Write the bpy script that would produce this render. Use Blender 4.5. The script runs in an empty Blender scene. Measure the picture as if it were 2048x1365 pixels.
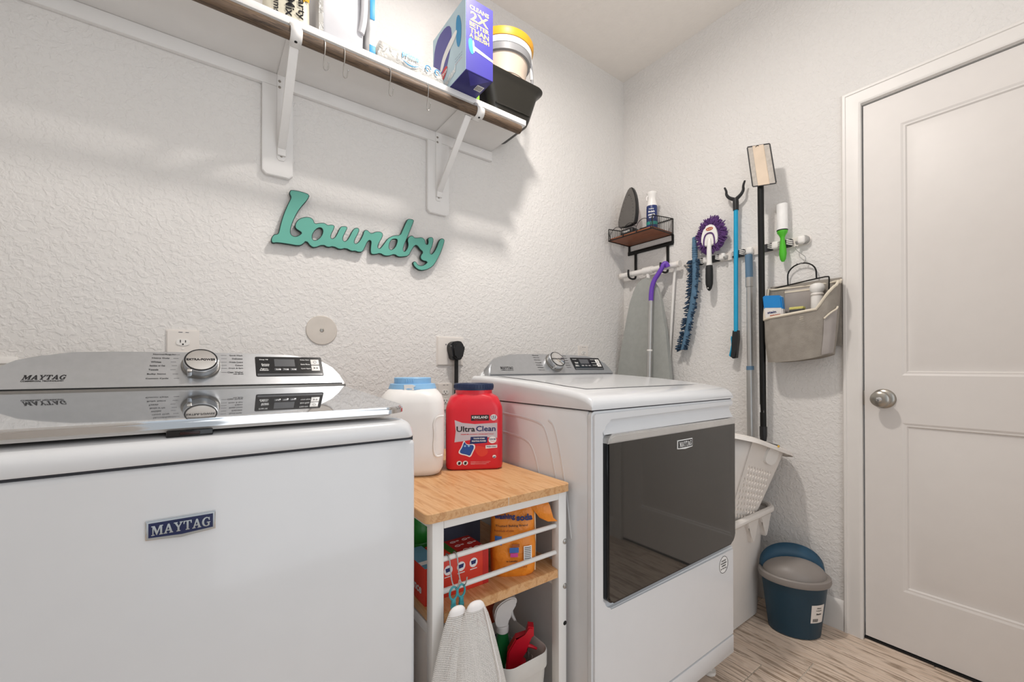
import bpy, bmesh, math, random
from mathutils import Vector, Matrix
random.seed(7)
R = math.radians
SC = bpy.context.scene
COL = SC.collection
# ---------------------------------------------------------------- camera
cam = bpy.data.cameras.new('camera'); camo = bpy.data.objects.new('camera', cam); COL.objects.link(camo)
cam.sensor_fit = 'HORIZONTAL'; cam.sensor_width = 36.0; cam.lens = 36.0*842.9/2048
cam.shift_x = 0.0; cam.shift_y = (729.2-682.5)/2048; cam.clip_start = .01
camo.location = (0, 0, 1.036); camo.rotation_euler = (R(90.35), 0, R(-36.405))
SC.camera = camo
# ---------------------------------------------------------------- world + lights + exposure
w = bpy.data.worlds.new('world'); SC.world = w; w.use_nodes = True
w.node_tree.nodes['Background'].inputs[0].default_value = (.86, .93, 1.0, 1)
w.node_tree.nodes['Background'].inputs[1].default_value = .6
def area(name, loc, rot, sx, sy, power, col, shape='RECTANGLE'):
    l = bpy.data.lights.new(name, 'AREA'); l.shape = shape; l.size = sx
    if shape in ('RECTANGLE', 'ELLIPSE'): l.size_y = sy
    l.energy = power; l.color = col
    o = bpy.data.objects.new(name, l); COL.objects.link(o); o.location = loc; o.rotation_euler = rot
    return o
LAMP = (.80, .85)
area('ceiling_lamp_light', (LAMP[0], LAMP[1], 2.655), (0, 0, 0), .13, .13, 18.0, (1.0, .94, .88), 'DISK').data.spread = R(178)
area('rear_fill', (.80, -1.15, 1.25), (R(90), 0, 0), 1.4, 2.1, 10.5, (.93, .965, 1.0))  # added fill panel behind the camera, in the front opening; no actual lamp
area('bounce_fill', (.45, -.25, 1.50), (R(180-4), 0, 0), .30, .30, 13.0, (.94, .975, 1.0))   # added fill without a fixture, aimed at the ceiling for soft overhead bounce
SC.view_settings.view_transform = 'Standard'; SC.view_settings.look = 'None'
SC.view_settings.gamma = 1.0; SC.view_settings.use_curve_mapping = False
SC.view_settings.exposure = 0.0
# ---------------------------------------------------------------- materials
def lin(c):
    if isinstance(c, str):
        c = tuple(int(c[i:i+2], 16)/255 for i in (0, 2, 4))
    return tuple(v/12.92 if v <= .04045 else ((v+.055)/1.055)**2.4 for v in c)
MATS = {}
def mat(name, col, rough=.5, metal=0., ior=1.45, coat=0., bump=None, var=.05, vscale=18., trans=0., emit=0., alpha=1.):
    m = bpy.data.materials.new(name); m.use_nodes = True; MATS[name] = m
    nt = m.node_tree; n = nt.nodes; L = nt.links; b = n['Principled BSDF']
    c = lin(col)
    tc = n.new('ShaderNodeTexCoord'); no = n.new('ShaderNodeTexNoise'); no.inputs['Scale'].default_value = vscale; no.inputs['Detail'].default_value = 3
    L.new(tc.outputs['Object'], no.inputs['Vector'])
    rp = n.new('ShaderNodeValToRGB'); L.new(no.outputs['Fac'], rp.inputs['Fac'])
    e = rp.color_ramp.elements
    e[0].position = .3; e[1].position = .7
    e[0].color = (*[v*(1-var) for v in c], 1); e[1].color = (*[min(1, v*(1+var)) for v in c], 1)
    L.new(rp.outputs['Color'], b.inputs['Base Color'])
    b.inputs['Roughness'].default_value = rough; b.inputs['Metallic'].default_value = metal
    b.inputs['IOR'].default_value = ior; b.inputs['Coat Weight'].default_value = coat; b.inputs['Coat Roughness'].default_value = .06
    b.inputs['Transmission Weight'].default_value = trans; b.inputs['Alpha'].default_value = alpha
    if emit:
        b.inputs['Emission Color'].default_value = (*c, 1); b.inputs['Emission Strength'].default_value = emit
    if bump:
        sc, st, dist = bump
        n2 = n.new('ShaderNodeTexNoise'); n2.inputs['Scale'].default_value = sc; n2.inputs['Detail'].default_value = 2.5; n2.inputs['Distortion'].default_value = .6
        L.new(tc.outputs['Object'], n2.inputs['Vector'])
        r2 = n.new('ShaderNodeValToRGB'); r2.color_ramp.elements[0].position = .42; r2.color_ramp.elements[1].position = .62
        L.new(n2.outputs['Fac'], r2.inputs['Fac'])
        bp = n.new('ShaderNodeBump'); bp.inputs['Strength'].default_value = st; bp.inputs['Distance'].default_value = dist
        L.new(r2.outputs['Color'], bp.inputs['Height']); L.new(bp.outputs['Normal'], b.inputs['Normal'])
    return m
def wood(name, cols, axis, scale=6., rough=.45, stretch=14., rand=0., bumpst=.12):
    m = bpy.data.materials.new(name); m.use_nodes = True; MATS[name] = m
    nt = m.node_tree; n = nt.nodes; L = nt.links; b = n['Principled BSDF']
    tc = n.new('ShaderNodeTexCoord'); mp = n.new('ShaderNodeMapping')
    s = [stretch]*3; s[axis] = 1.0; mp.inputs['Scale'].default_value = s
    src = tc.outputs['Object']
    if rand:
        oi = n.new('ShaderNodeObjectInfo'); cx = n.new('ShaderNodeCombineXYZ'); mu = n.new('ShaderNodeMath'); mu.operation = 'MULTIPLY'; mu.inputs[1].default_value = 37
        L.new(oi.outputs['Random'], mu.inputs[0])
        for i in range(3): L.new(mu.outputs[0], cx.inputs[i])
        ad = n.new('ShaderNodeVectorMath'); ad.operation = 'ADD'; L.new(src, ad.inputs[0]); L.new(cx.outputs[0], ad.inputs[1]); src = ad.outputs[0]
    L.new(src, mp.inputs['Vector'])
    no = n.new('ShaderNodeTexNoise'); no.inputs['Scale'].default_value = scale; no.inputs['Detail'].default_value = 6; no.inputs['Roughness'].default_value = .62; no.inputs['Distortion'].default_value = .5
    L.new(mp.outputs[0], no.inputs['Vector'])
    rp = n.new('ShaderNodeValToRGB'); L.new(no.outputs['Fac'], rp.inputs['Fac'])
    els = rp.color_ramp.elements; k = len(cols)
    els[0].position = .28; els[1].position = .72
    els[0].color = (*lin(cols[0]), 1); els[1].color = (*lin(cols[-1]), 1)
    for i in range(1, k-1):
        e = els.new(.28+.44*i/(k-1)); e.color = (*lin(cols[i]), 1)
    out = rp.outputs['Color']
    if rand:
        hs = n.new('ShaderNodeHueSaturation'); mr = n.new('ShaderNodeMapRange'); L.new(oi.outputs['Random'], mr.inputs[0]); mr.inputs[3].default_value = 1-rand; mr.inputs[4].default_value = 1+rand
        L.new(mr.outputs[0], hs.inputs['Value']); L.new(out, hs.inputs['Color']); out = hs.outputs['Color']
    L.new(out, b.inputs['Base Color']); b.inputs['Roughness'].default_value = rough
    bp = n.new('ShaderNodeBump'); bp.inputs['Strength'].default_value = bumpst; bp.inputs['Distance'].default_value = .002
    L.new(no.outputs['Fac'], bp.inputs['Height']); L.new(bp.outputs['Normal'], b.inputs['Normal'])
    return m
def mirror_glass(name, refl, base, amount, rough=.02):
    m = bpy.data.materials.new(name); m.use_nodes = True; MATS[name] = m
    nt = m.node_tree; n = nt.nodes; L = nt.links
    n.remove(n['Principled BSDF']); out = n['Material Output']
    g = n.new('ShaderNodeBsdfGlossy'); g.inputs['Color'].default_value = (*lin(refl), 1); g.inputs['Roughness'].default_value = rough
    d = n.new('ShaderNodeBsdfDiffuse')
    tc = n.new('ShaderNodeTexCoord'); no = n.new('ShaderNodeTexNoise'); no.inputs['Scale'].default_value = 30; L.new(tc.outputs['Object'], no.inputs['Vector'])
    rp = n.new('ShaderNodeValToRGB'); c = lin(base); rp.color_ramp.elements[0].color = (*[v*.95 for v in c], 1); rp.color_ramp.elements[1].color = (*[v*1.05 for v in c], 1)
    L.new(no.outputs['Fac'], rp.inputs['Fac']); L.new(rp.outputs['Color'], d.inputs['Color'])
    mx = n.new('ShaderNodeMixShader'); mx.inputs[0].default_value = amount
    L.new(d.outputs[0], mx.inputs[1]); L.new(g.outputs[0], mx.inputs[2]); L.new(mx.outputs[0], out.inputs['Surface'])
    return m
def net(name, col, scale, hole):
    m = mat(name, col, .8); nt = m.node_tree; n = nt.nodes; L = nt.links; b = n['Principled BSDF']
    tc = n['Texture Coordinate']; vo = n.new('ShaderNodeTexVoronoi'); vo.inputs['Scale'].default_value = scale; vo.inputs['Randomness'].default_value = .15
    L.new(tc.outputs['UV'], vo.inputs['Vector'])
    mr = n.new('ShaderNodeMapRange'); mr.inputs[1].default_value = hole; mr.inputs[2].default_value = hole+.12; mr.inputs[3].default_value = .12; mr.inputs[4].default_value = 1
    L.new(vo.outputs['Distance'], mr.inputs[0]); L.new(mr.outputs[0], b.inputs['Alpha'])
    return m
mat('wall_paint', 'e5e2df', .75, bump=(72., .42, .003), var=.012, vscale=3)
mat('ceiling_paint', 'efe9e2', .85, bump=(60., .15, .002), var=.012)
mat('trim_paint', 'e8e4e0', .38, var=.01)
mat('door_paint', 'e4dfdb', .42, var=.01)
mat('shelf_paint', 'e8e6e4', .5, var=.015)
mat('appliance_white', 'dfe0e2', .22, coat=.4, var=.008)
mat('appliance_seam', '33343a', .6)
mat('console_silver', 'b3b5b8', .30, metal=.75, var=.03, vscale=60)
mat('console_edge', '8d8a86', .3, metal=.8)
mat('chrome', 'd8d8d8', .08, metal=1., var=.01)
mat('brushed_nickel', 'a9a49c', .28, metal=1., var=.03)
mat('steel', 'b9b8b6', .25, metal=1.)
mat('black_gloss', '17181b', .12, ior=1.5)
mat('black_plastic', '202022', .42)
mat('black_matte', '1a1a1b', .6)
mat('black_metal', '141414', .4, metal=.3)
mat('screen_grey', '5a5b5e', .2)
mat('badge_blue', '1b2350', .2, ior=1.5)
mat('white_plastic', 'efece8', .35, var=.01)
mat('warm_white_plastic', 'e8e2dc', .4, var=.015)
mat('print_black', '1c1b1e', .5)
mat('print_grey', '77757a', .5)
mat('print_white', 'f2f1ef', .5)
mat('print_navy', '1b2a63', .5)
mat('print_red', 'd3202b', .5)
mat('beige_plate', 'cdc4ba', .4, metal=.15)
mat('dark_slot', '141312', .7)
mat('sign_teal', '63ac9c', .55, var=.06, vscale=9)
mat('sign_edge', '12332e', .6)
mirror_glass('lid_glass', 'f6f9fc', '7a7a7c', .93, .03)
mat('door_glass', '2c2b29', .04, ior=1.75)
wood('rod_wood', ['2a2019', '46372a', '6b5643', '372a20', '7d6854'], 0, 9, .6, 16)
wood('cart_wood', ['b98252', 'd09c68', 'dbae7e', 'c58f5c', 'e0b98c'], 1, 5., .42, 11)
wood('shelf_wood_dark', ['5a2f1c', '7d4528', '8f5534', '4d2716'], 1, 8., .5, 12)
wood('plank_tile', ['b59d88', 'd8c1ad', 'e8d4c2', '937b65', 'f2e1d1'], 1, 5.5, .42, 16, rand=.10, bumpst=.2)
mat('grout', 'c9bfb3', .85)
# ---------------------------------------------------------------- mesh building
X3, Y3, Z3 = Vector((1, 0, 0)), Vector((0, 1, 0)), Vector((0, 0, 1))
class Fr:
    """a local frame: origin and three axes"""
    def __init__(s, o, u, v, w=None):
        s.o = Vector(o); s.u = Vector(u).normalized(); s.v = Vector(v).normalized()
        s.w = Vector(w).normalized() if w is not None else s.u.cross(s.v)
    def __call__(s, a, b, c=0.): return s.o+s.u*a+s.v*b+s.w*c
def FB(x, y, z): return Fr((x, y, z), (1, 0, 0), (0, 0, 1), (0, -1, 0))      # surface that faces the room from the back wall
def FRT(x, y, z): return Fr((x, y, z), (0, -1, 0), (0, 0, 1), (-1, 0, 0))    # surface that faces the room from the right wall
def rotz(a): return Matrix.Rotation(a, 3, 'Z')
class B:
    def __init__(s): s.bm = bmesh.new()
    def _face(s, vs):
        try: return s.bm.faces.new(vs)
        except ValueError: return None
    def box(s, x0, x1, y0, y1, z0, z1, bev=0., seg=2):
        return s.fbox(Fr(((x0+x1)/2, (y0+y1)/2, (z0+z1)/2), X3, Y3, Z3), x1-x0, y1-y0, z1-z0, bev, seg)
    def fbox(s, f, a, b, c, bev=0., seg=2):
        t = bmesh.new()
        bmesh.ops.create_cube(t, size=1)
        for v in t.verts: v.co = Vector((v.co.x*a, v.co.y*b, v.co.z*c))
        if bev > 0: bmesh.ops.bevel(t, geom=t.edges[:], offset=min(bev, .49*min(a, b, c)), segments=seg, affect='EDGES', profile=.5)
        s._merge(t, f); return s
    def _merge(s, t, f=None, fn=None):
        mp = {}
        for v in t.verts:
            p = f(*v.co) if f else (fn(v.co) if fn else v.co)
            mp[v] = s.bm.verts.new(p)
        for fc in t.faces: s._face([mp[v] for v in fc.verts])
        t.free()
    def loft(s, rings, closed=True, cap0=True, cap1=True):
        vr = [[s.bm.verts.new(p) for p in r] for r in rings]
        n = len(rings[0])
        for a, b in zip(vr[:-1], vr[1:]):
            for i in range(n if closed else n-1):
                j = (i+1) % n; s._face([a[i], a[j], b[j], b[i]])
        if closed and cap0: s._face(vr[0][::-1])
        if closed and cap1: s._face(vr[-1])
        return s
    def tube(s, pts, r, n=8, closed=False, caps=True, flat=None):
        pts = [Vector(p) for p in pts]; k = len(pts)
        rr = r if isinstance(r, (list, tuple)) else [r]*k
        rings = []; prev = None
        for i, p in enumerate(pts):
            if closed: t = pts[(i+1) % k]-pts[i-1]
            else: t = pts[min(i+1, k-1)]-pts[max(i-1, 0)]
            t = t.normalized()
            if prev is None:
                a = Vector((0, 0, 1)) if abs(t.z) < .9 else Vector((1, 0, 0))
                u = (a-t*a.dot(t)).normalized()
            else:
                u = (prev-t*prev.dot(t)); u = u.normalized() if u.length > 1e-6 else t.orthogonal().normalized()
            prev = u; v = t.cross(u)
            rings.append([p+(u*math.cos(2*math.pi*j/n)+v*math.sin(2*math.pi*j/n))*rr[i] for j in range(n)])
        if closed: rings.append(rings[0])
        return s.loft(rings, True, caps and not closed, caps and not closed)
    def cyl(s, p0, p1, r, r2=None, n=20): return s.tube([p0, p1], [r, r if r2 is None else r2], n)
    def lathe(s, prof, f, n=28, sx=1., sy=1., cap0=True, cap1=True):
        """profile (radius, height) turned about f.w; u, v scaled"""
        rings = [[f(r*sx*math.cos(2*math.pi*j/n), r*sy*math.sin(2*math.pi*j/n), h) for j in range(n)] for r, h in prof]
        return s.loft(rings, True, cap0, cap1)
    def prism(s, poly, f, d0, d1, bev=0.):
        t = bmesh.new()
        a = [t.verts.new((p[0], p[1], d0)) for p in poly]; b = [t.verts.new((p[0], p[1], d1)) for p in poly]
        n = len(poly)
        fa = t.faces.new(a[::-1]); fb = t.faces.new(b)
        for i in range(n): t.faces.new([a[i], a[(i+1) % n], b[(i+1) % n], b[i]])
        if bev: bmesh.ops.bevel(t, geom=list(fb.edges), offset=bev, segments=2, affect='EDGES')
        s._merge(t, f); return s
    def quad(s, *p): s._face([s.bm.verts.new(q) for q in p]); return s
    def grid(s, rows):
        vr = [[s.bm.verts.new(p) for p in r] for r in rows]
        for a, b in zip(vr[:-1], vr[1:]):
            for i in range(len(a)-1): s._face([a[i], a[i+1], b[i+1], b[i]])
        return s
OFF = {}
def put(o, name, parent=None):
    COL.objects.link(o)
    if parent is not None:
        o.parent = parent
    return o
def obj(name, b, m, parent=None, smooth=35, uv=False):
    bm = b.bm
    off = OFF[parent.name] if parent is not None else Vector((0, 0, 0))
    bmesh.ops.recalc_face_normals(bm, faces=bm.faces[:])
    if parent is None:
        # origin at the base centre
        xs = [v.co for v in bm.verts]
        off = Vector(((min(p.x for p in xs)+max(p.x for p in xs))/2, (min(p.y for p in xs)+max(p.y for p in xs))/2, min(p.z for p in xs)))
    for v in bm.verts: v.co -= off
    me = bpy.data.meshes.new(name); bm.to_mesh(me); bm.free()
    if smooth:
        me.shade_smooth(); me.set_sharp_from_angle(angle=R(smooth))
    me.materials.append(MATS[m] if isinstance(m, str) else m)
    o = bpy.data.objects.new(name, me); put(o, name, parent)
    if parent is None: o.location = off
    OFF[o.name] = off
    return o
def thing(name, loc, label, cat, group=None):
    o = bpy.data.objects.new(name, None); COL.objects.link(o); o.location = loc; o.empty_display_size = .05
    OFF[o.name] = Vector(loc); tag(o, label, cat, group); return o
def tag(o, label, cat, group=None):
    o['label'] = label; o['category'] = cat
    if group: o['group'] = group
    return o
def struct(o):
    o['kind'] = 'structure'; return o
def copy_tree(o, d, label=None, group=None, parent=None):
    c = o.copy(); COL.objects.link(c)
    if parent is None: c.location = o.location+Vector(d); OFF[c.name] = Vector(c.location)
    else: c.parent = parent
    if label: c['label'] = label
    if group: c['group'] = group
    for ch in list(o.children): copy_tree(ch, d, parent=c)
    return c
def curve_mesh(cu):
    o = bpy.data.objects.new('tmp', cu); COL.objects.link(o)
    dg = bpy.context.evaluated_depsgraph_get(); dg.update()
    me = bpy.data.meshes.new_from_object(o.evaluated_get(dg))
    bpy.data.objects.remove(o); bpy.data.curves.remove(cu)
    return me
def text_mesh(s, bold=0., shear=0., ext=0., spacing=1.):
    cu = bpy.data.curves.new('t', 'FONT'); cu.body = s; cu.size = 1.0; cu.offset = bold; cu.shear = shear; cu.extrude = ext
    cu.space_character = spacing; cu.resolution_u = 2; cu.align_x = 'LEFT'
    return curve_mesh(cu)
def text(name, s, f, wd, ht, m, parent, align='C', bold=0., shear=0., ext=.0004, lift=.0006, fn=None, spacing=1.):
    """letters fitted into wd x ht (ht None keeps the proportion), centred or left/right at the frame's origin"""
    me = text_mesh(s, bold, shear, 0., spacing)
    vs = [v.co.copy() for v in me.vertices]
    x0, x1 = min(v.x for v in vs), max(v.x for v in vs); y0, y1 = min(v.y for v in vs), max(v.y for v in vs)
    sx = wd/(x1-x0) if wd else ht/(y1-y0); sy = ht/(y1-y0) if ht else sx
    ox = {'C': (x0+x1)/2, 'L': x0, 'R': x1}[align]; oy = (y0+y1)/2
    b = B(); mp = [b.bm.verts.new(f((v.x-ox)*sx, (v.y-oy)*sy, lift) if fn is None else fn((v.x-ox)*sx, (v.y-oy)*sy)) for v in vs]
    for p in me.polygons: b._face([mp[i] for i in p.vertices])
    bpy.data.meshes.remove(me)
    return obj(name, b, m, parent, 0)
def shape2d(splines, ext=.0, bevel=0., offset=0.):
    cu = bpy.data.curves.new('c', 'CURVE'); cu.dimensions = '2D'; cu.fill_mode = 'BOTH'; cu.extrude = ext; cu.bevel_depth = bevel; cu.offset = offset
    for sp in splines:
        q = cu.splines.new('POLY'); q.points.add(len(sp)-1); q.use_cyclic_u = True
        for i, p in enumerate(sp): q.points[i].co = (p[0], p[1], 0, 1)
    return curve_mesh(cu)
def from_mesh(me, f):
    b = B(); mp = [b.bm.verts.new(f(*v.co)) for v in me.vertices]
    for p in me.polygons: b._face([mp[i] for i in p.vertices])
    bpy.data.meshes.remove(me); return b
def rrect(hx, hy, r, n=5):
    out = []
    for k, (sx, sy) in enumerate(((1, 1), (-1, 1), (-1, -1), (1, -1))):
        for i in range(n+1):
            a = math.pi/2*k+math.pi/2*i/n
            out.append((sx*(hx-r)+r*math.cos(a), sy*(hy-r)+r*math.sin(a)))
    return out
def smooth_closed(pts, it=1):
    for _ in range(it):
        q = []
        for i in range(len(pts)):
            a, b = pts[i], pts[(i+1) % len(pts)]
            q += [(a[0]*.75+b[0]*.25, a[1]*.75+b[1]*.25), (a[0]*.25+b[0]*.75, a[1]*.25+b[1]*.75)]
        pts = q
    return pts
def smooth_open(pts, it=2):
    pts = [Vector(p) for p in pts]
    for _ in range(it):
        q = [pts[0]]
        for a, b in zip(pts[:-1], pts[1:]): q += [a*.75+b*.25, a*.25+b*.75]
        q.append(pts[-1]); pts = q
    return pts
def arc(c, r, a0, a1, n, f=None):
    return [(c[0]+r*math.cos(R(a0+(a1-a0)*i/n)), c[1]+r*math.sin(R(a0+(a1-a0)*i/n))) for i in range(n+1)]
# bold serif capitals for the appliance name
SERIF = {
 'M': (1.24, [[(0, 1), (.36, 1), (.62, .42), (.88, 1), (1.24, 1), (1.24, .9), (1.14, .9), (1.14, .1), (1.24, .1), (1.24, 0), (.82, 0), (.82, .1), (.92, .1), (.92, .72), (.60, .02), (.54, .02), (.24, .70), (.24, .1), (.36, .1), (.36, 0), (0, 0), (0, .1), (.12, .1), (.12, .9), (0, .9)]]),
 'A': (1.02, [[(.44, 1), (.62, 1), (.94, .1), (1.02, .1), (1.02, 0), (.60, 0), (.60, .1), (.69, .1), (.64, .27), (.34, .27), (.28, .1), (.38, .1), (.38, 0), (0, 0), (0, .1), (.10, .1)], [(.38, .38), (.60, .38), (.49, .72)]]),
 'Y': (1.0, [[(0, 1), (.42, 1), (.42, .9), (.34, .9), (.54, .58), (.74, .9), (.64, .9), (.64, 1), (1.0, 1), (1.0, .9), (.90, .9), (.62, .44), (.62, .1), (.73, .1), (.73, 0), (.29, 0), (.29, .1), (.40, .1), (.40, .44), (.10, .9), (0, .9)]]),
 'T': (.92, [[(0, 1), (.92, 1), (.92, .66), (.83, .66), (.76, .9), (.57, .9), (.57, .1), (.68, .1), (.68, 0), (.24, 0), (.24, .1), (.35, .1), (.35, .9), (.16, .9), (.09, .66), (0, .66)]]),
 'G': (1.0, [[(.92, .98), (.92, .64), (.84, .64), (.76, .84), (.60, .91), (.40, .84), (.27, .62), (.27, .38), (.38, .16), (.56, .09), (.70, .14), (.70, .38), (.58, .38), (.58, .48), (1.0, .48), (1.0, .38), (.91, .38), (.91, .08), (.72, 0), (.50, -.02), (.24, .06), (.06, .28), (.02, .52), (.10, .78), (.30, .96), (.54, 1.02), (.74, .97), (.84, .92), (.86, .98)]]),
}
def serif(name, s, f, wd, ht, m, parent, shear=0., lift=.0008):
    x = 0; b = B(); tot = sum(SERIF[c][0]+.06 for c in s)-.06
    for c in s:
        wc, spl = SERIF[c]
        me = shape2d([[((p[0]+x), p[1]) for p in q] for q in spl])
        mp = [b.bm.verts.new(f((v.co.x/tot-.5)*wd+(v.co.y-.5)*ht*shear, (v.co.y-.5)*ht, lift)) for v in me.vertices]
        for p in me.polygons: b._face([mp[i] for i in p.vertices])
        bpy.data.meshes.remove(me); x += wc+.06
    return obj(name, b, m, parent, 0)
# ================================================================ the room
XR, YB, ZC, XL, YF = 2.04, 1.635, 2.748, -.62, -.36
DY0, DY1, DZ = -.262, .502, 2.037          # door opening in the right wall
b = B(); b.box(XL-.1, XR+.12, YB, YB+.1, 0, ZC); struct(obj('wall_back', b, 'wall_paint', None, 0))
b = B(); b.box(XR, XR+.12, DY1+.02, YB, 0, ZC); b.box(XR, XR+.12, YF-.1, DY0-.02, 0, ZC); b.box(XR, XR+.12, DY0-.02, DY1+.02, DZ+.02, ZC)
struct(obj('wall_right', b, 'wall_paint', None, 0))
b = B(); b.box(XL-.1, XL, YF-.1, YB, 0, ZC); struct(obj('wall_left', b, 'wall_paint', None, 0))
b = B(); b.box(1.45, XR, YF-.1, YF, 0, ZC); b.box(XL, -.20, YF-.1, YF, 0, ZC); b.box(-.20, 1.45, YF-.1, YF, 2.3, ZC)
struct(obj('wall_front', b, 'wall_paint', None, 0))
b = B(); b.box(XL-.1, XR+.12, YF-.1, YB+.1, ZC, ZC+.1); struct(obj('ceiling', b, 'ceiling_paint', None, 0))
b = B(); b.box(XL-.1, XR+.12, YF-1.6, YB+.1, -.06, -.003); fl = struct(obj('floor', b, 'grout', None, 0))
# wood-look tile planks, 153 mm wide, running towards the back wall
WP = .1535; k0 = int((XL-1.573)/WP)-1
PL = .92; meshes = {}
for k in range(k0, 4):
    x0 = 1.573+k*WP; x1 = x0+WP
    if x1 < XL or x0 > XR+.1: continue
    x0c, x1c = max(x0, XL)+.0018, min(x1, XR+.1)-.0018
    st = .565 if k == 0 else (.352 if k == 1 else (.12+.37*k) % PL)
    y = st-PL*math.ceil((st-YF+.06)/PL)
    while y < YB:
        ya, yb = max(y, YF-.1)+.0018, min(y+PL, YB)-.0018
        if yb-ya > .02:
            key = (round(x1c-x0c, 4), round(yb-ya, 4))
            if key not in meshes:
                q = B(); q.box(-key[0]/2, key[0]/2, -key[1]/2, key[1]/2, -.006, 0, .0012, 1)
                me = bpy.data.meshes.new('plank'); bmesh.ops.recalc_face_normals(q.bm, faces=q.bm.faces[:]); q.bm.to_mesh(me); q.bm.free(); me.materials.append(MATS['plank_tile']); meshes[key] = me
            p = bpy.data.objects.new('plank', meshes[key]); COL.objects.link(p); p.parent = fl
            p.location = Vector(((x0c+x1c)/2, (ya+yb)/2, 0))-fl.location
        y += PL
# baseboards
def base_profile(b, f, ln):
    pr = [(0, 0), (.014, 0), (.014, .082), (.0115, .09), (.0115, .097), (.008, .106), (.004, .112), (0, .115)]
    b.loft([[f(0, z, d) for d, z in pr], [f(ln, z, d) for d, z in pr]])
b = B(); base_profile(b, Fr((XR, YB, 0), (0, -1, 0), Z3, (-1, 0, 0)), YB-.562); base_profile(b, Fr((XR, DY0-.062, 0), (0, -1, 0), Z3, (-1, 0, 0)), DY0-.062-YF)
struct(obj('baseboard_right', b, 'trim_paint'))
b = B(); base_profile(b, Fr((XL, YB, 0), X3, Z3, (0, -1, 0)), XR-XL); struct(obj('baseboard_back', b, 'trim_paint'))
b = B(); base_profile(b, Fr((XR, YF, 0), (-1, 0, 0), Z3, (0, 1, 0)), XR-1.45); struct(obj('baseboard_front', b, 'trim_paint'))
# door casing: mitred profile around the opening, plus jamb
cas = [(0, 0), (0, .012), (.006, .0155), (.010, .0155), (.030, .0125), (.046, .0125), (.048, .016), (.056, .016), (.0595, .012), (.0595, 0)]
def rail(b, path, prof):
    """path: (y, z, oy, oz) with the direction in which the profile grows outward"""
    b.loft([[Vector((XR-d, y+oy*q, z+oz*q)) for q, d in prof] for y, z, oy, oz in path])
b = B(); rail(b, [(DY1, 0, 1, 0), (DY1, DZ+.008, 1, 1), (DY0, DZ+.008, -1, 1), (DY0, 0, -1, 0)], cas)
t1 = struct(obj('trim_1', b, 'trim_paint'))
b = B(); b.box(XR, XR+.12, DY1+.001, DY1+.02, 0, DZ+.02); b.box(XR, XR+.12, DY0-.02, DY0-.001, 0, DZ+.02); b.box(XR, XR+.12, DY0, DY1, DZ+.006, DZ+.02)
obj('jamb', b, 'trim_paint', t1)
b = B(); b.box(XR+.005, XR+.12, DY0, DY1, .0005, .008); obj('threshold', b, 'black_matte', t1)
# door slab with two raised panels
XD = XR+.004
b = B()
ya, yb, za, zb = DY0+.003, DY1-.004, .014, DZ
py0, py1 = DY0+.115, .391
PAN = [(.224, .833), (1.005, 1.923)]
prof = [(0, 0), (.007, .003), (.012, .003), (.016, .0085), (.024, .0085), (.047, .002)]
def dq(y0, y1, z0, z1, d=0.): b.quad((XD+d, y0, z0), (XD+d, y1, z0), (XD+d, y1, z1), (XD+d, y0, z1))
for y0, y1, z0, z1 in ((ya, py0, za, zb), (py1, yb, za, zb), (py0, py1, za, PAN[0][0]), (py0, py1, PAN[0][1], PAN[1][0]), (py0, py1, PAN[1][1], zb)): dq(y0, y1, z0, z1)
for z0, z1 in PAN:
    rings = [[(XD+d, py0+q, z0+q), (XD+d, py1-q, z0+q), (XD+d, py1-q, z1-q), (XD+d, py0+q, z1-q)] for q, d in prof]
    b.loft(rings, True, False, True)
for p, q in (((ya, za), (yb, za)), ((yb, za), (yb, zb)), ((yb, zb), (ya, zb)), ((ya, zb), (ya, za))):
    b.quad((XD, *p), (XD, *q), (XD+.035, *q), (XD+.035, *p))
b.quad((XD+.035, ya, za), (XD+.035, yb, za), (XD+.035, yb, zb), (XD+.035, ya, zb))
dr = struct(obj('door_1', b, 'door_paint', None, 20))
f = Fr((XD, .4415, .918), Y3, Z3, (-1, 0, 0))
b = B(); b.lathe([(.036, 0), (.036, .003), (.033, .007), (.024, .010), (.0145, .012), (.0135, .022), (.0155, .028), (.023, .034), (.0285, .042), (.0295, .050), (.027, .057), (.021, .061), (.012, .0625)], f, 32); kn = obj('door_knob', b, 'brushed_nickel', dr)
b = B(); b.lathe([(.0085, .0625), (.0085, .0640), (.0065, .0648)], f, 20); b.fbox(Fr(f(0, 0, .0650), f.u, f.v, f.w), .002, .010, .0012); obj('key_cylinder', b, 'chrome', kn)
b = B(); b.fbox(Fr((XD+.012, DY1-.0015, .918), X3, Y3, Z3), .022, .004, .055, .001); obj('latch_plate', b, 'brushed_nickel', dr)
# ceiling lamp (just above the frame): a flush round fixture
t = thing('ceiling_lamp', (LAMP[0], LAMP[1], 2.67), 'small round flush white ceiling lamp above the washer and dryer', 'lamp')
f = Fr((LAMP[0], LAMP[1], ZC), X3, -Y3, -Z3)
b = B(); b.lathe([(.105, 0), (.105, .016), (.095, .030), (.085, .036)], f, 32); obj('base', b, 'white_plastic', t)
mat('lamp_glow', 'fff0dc', .4, emit=6.0)
b = B(); b.lathe([(.080, .036), (.078, .046), (.066, .058), (.04, .066), (.01, .069)], f, 32); obj('diffuser', b, 'lamp_glow', t)
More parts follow.
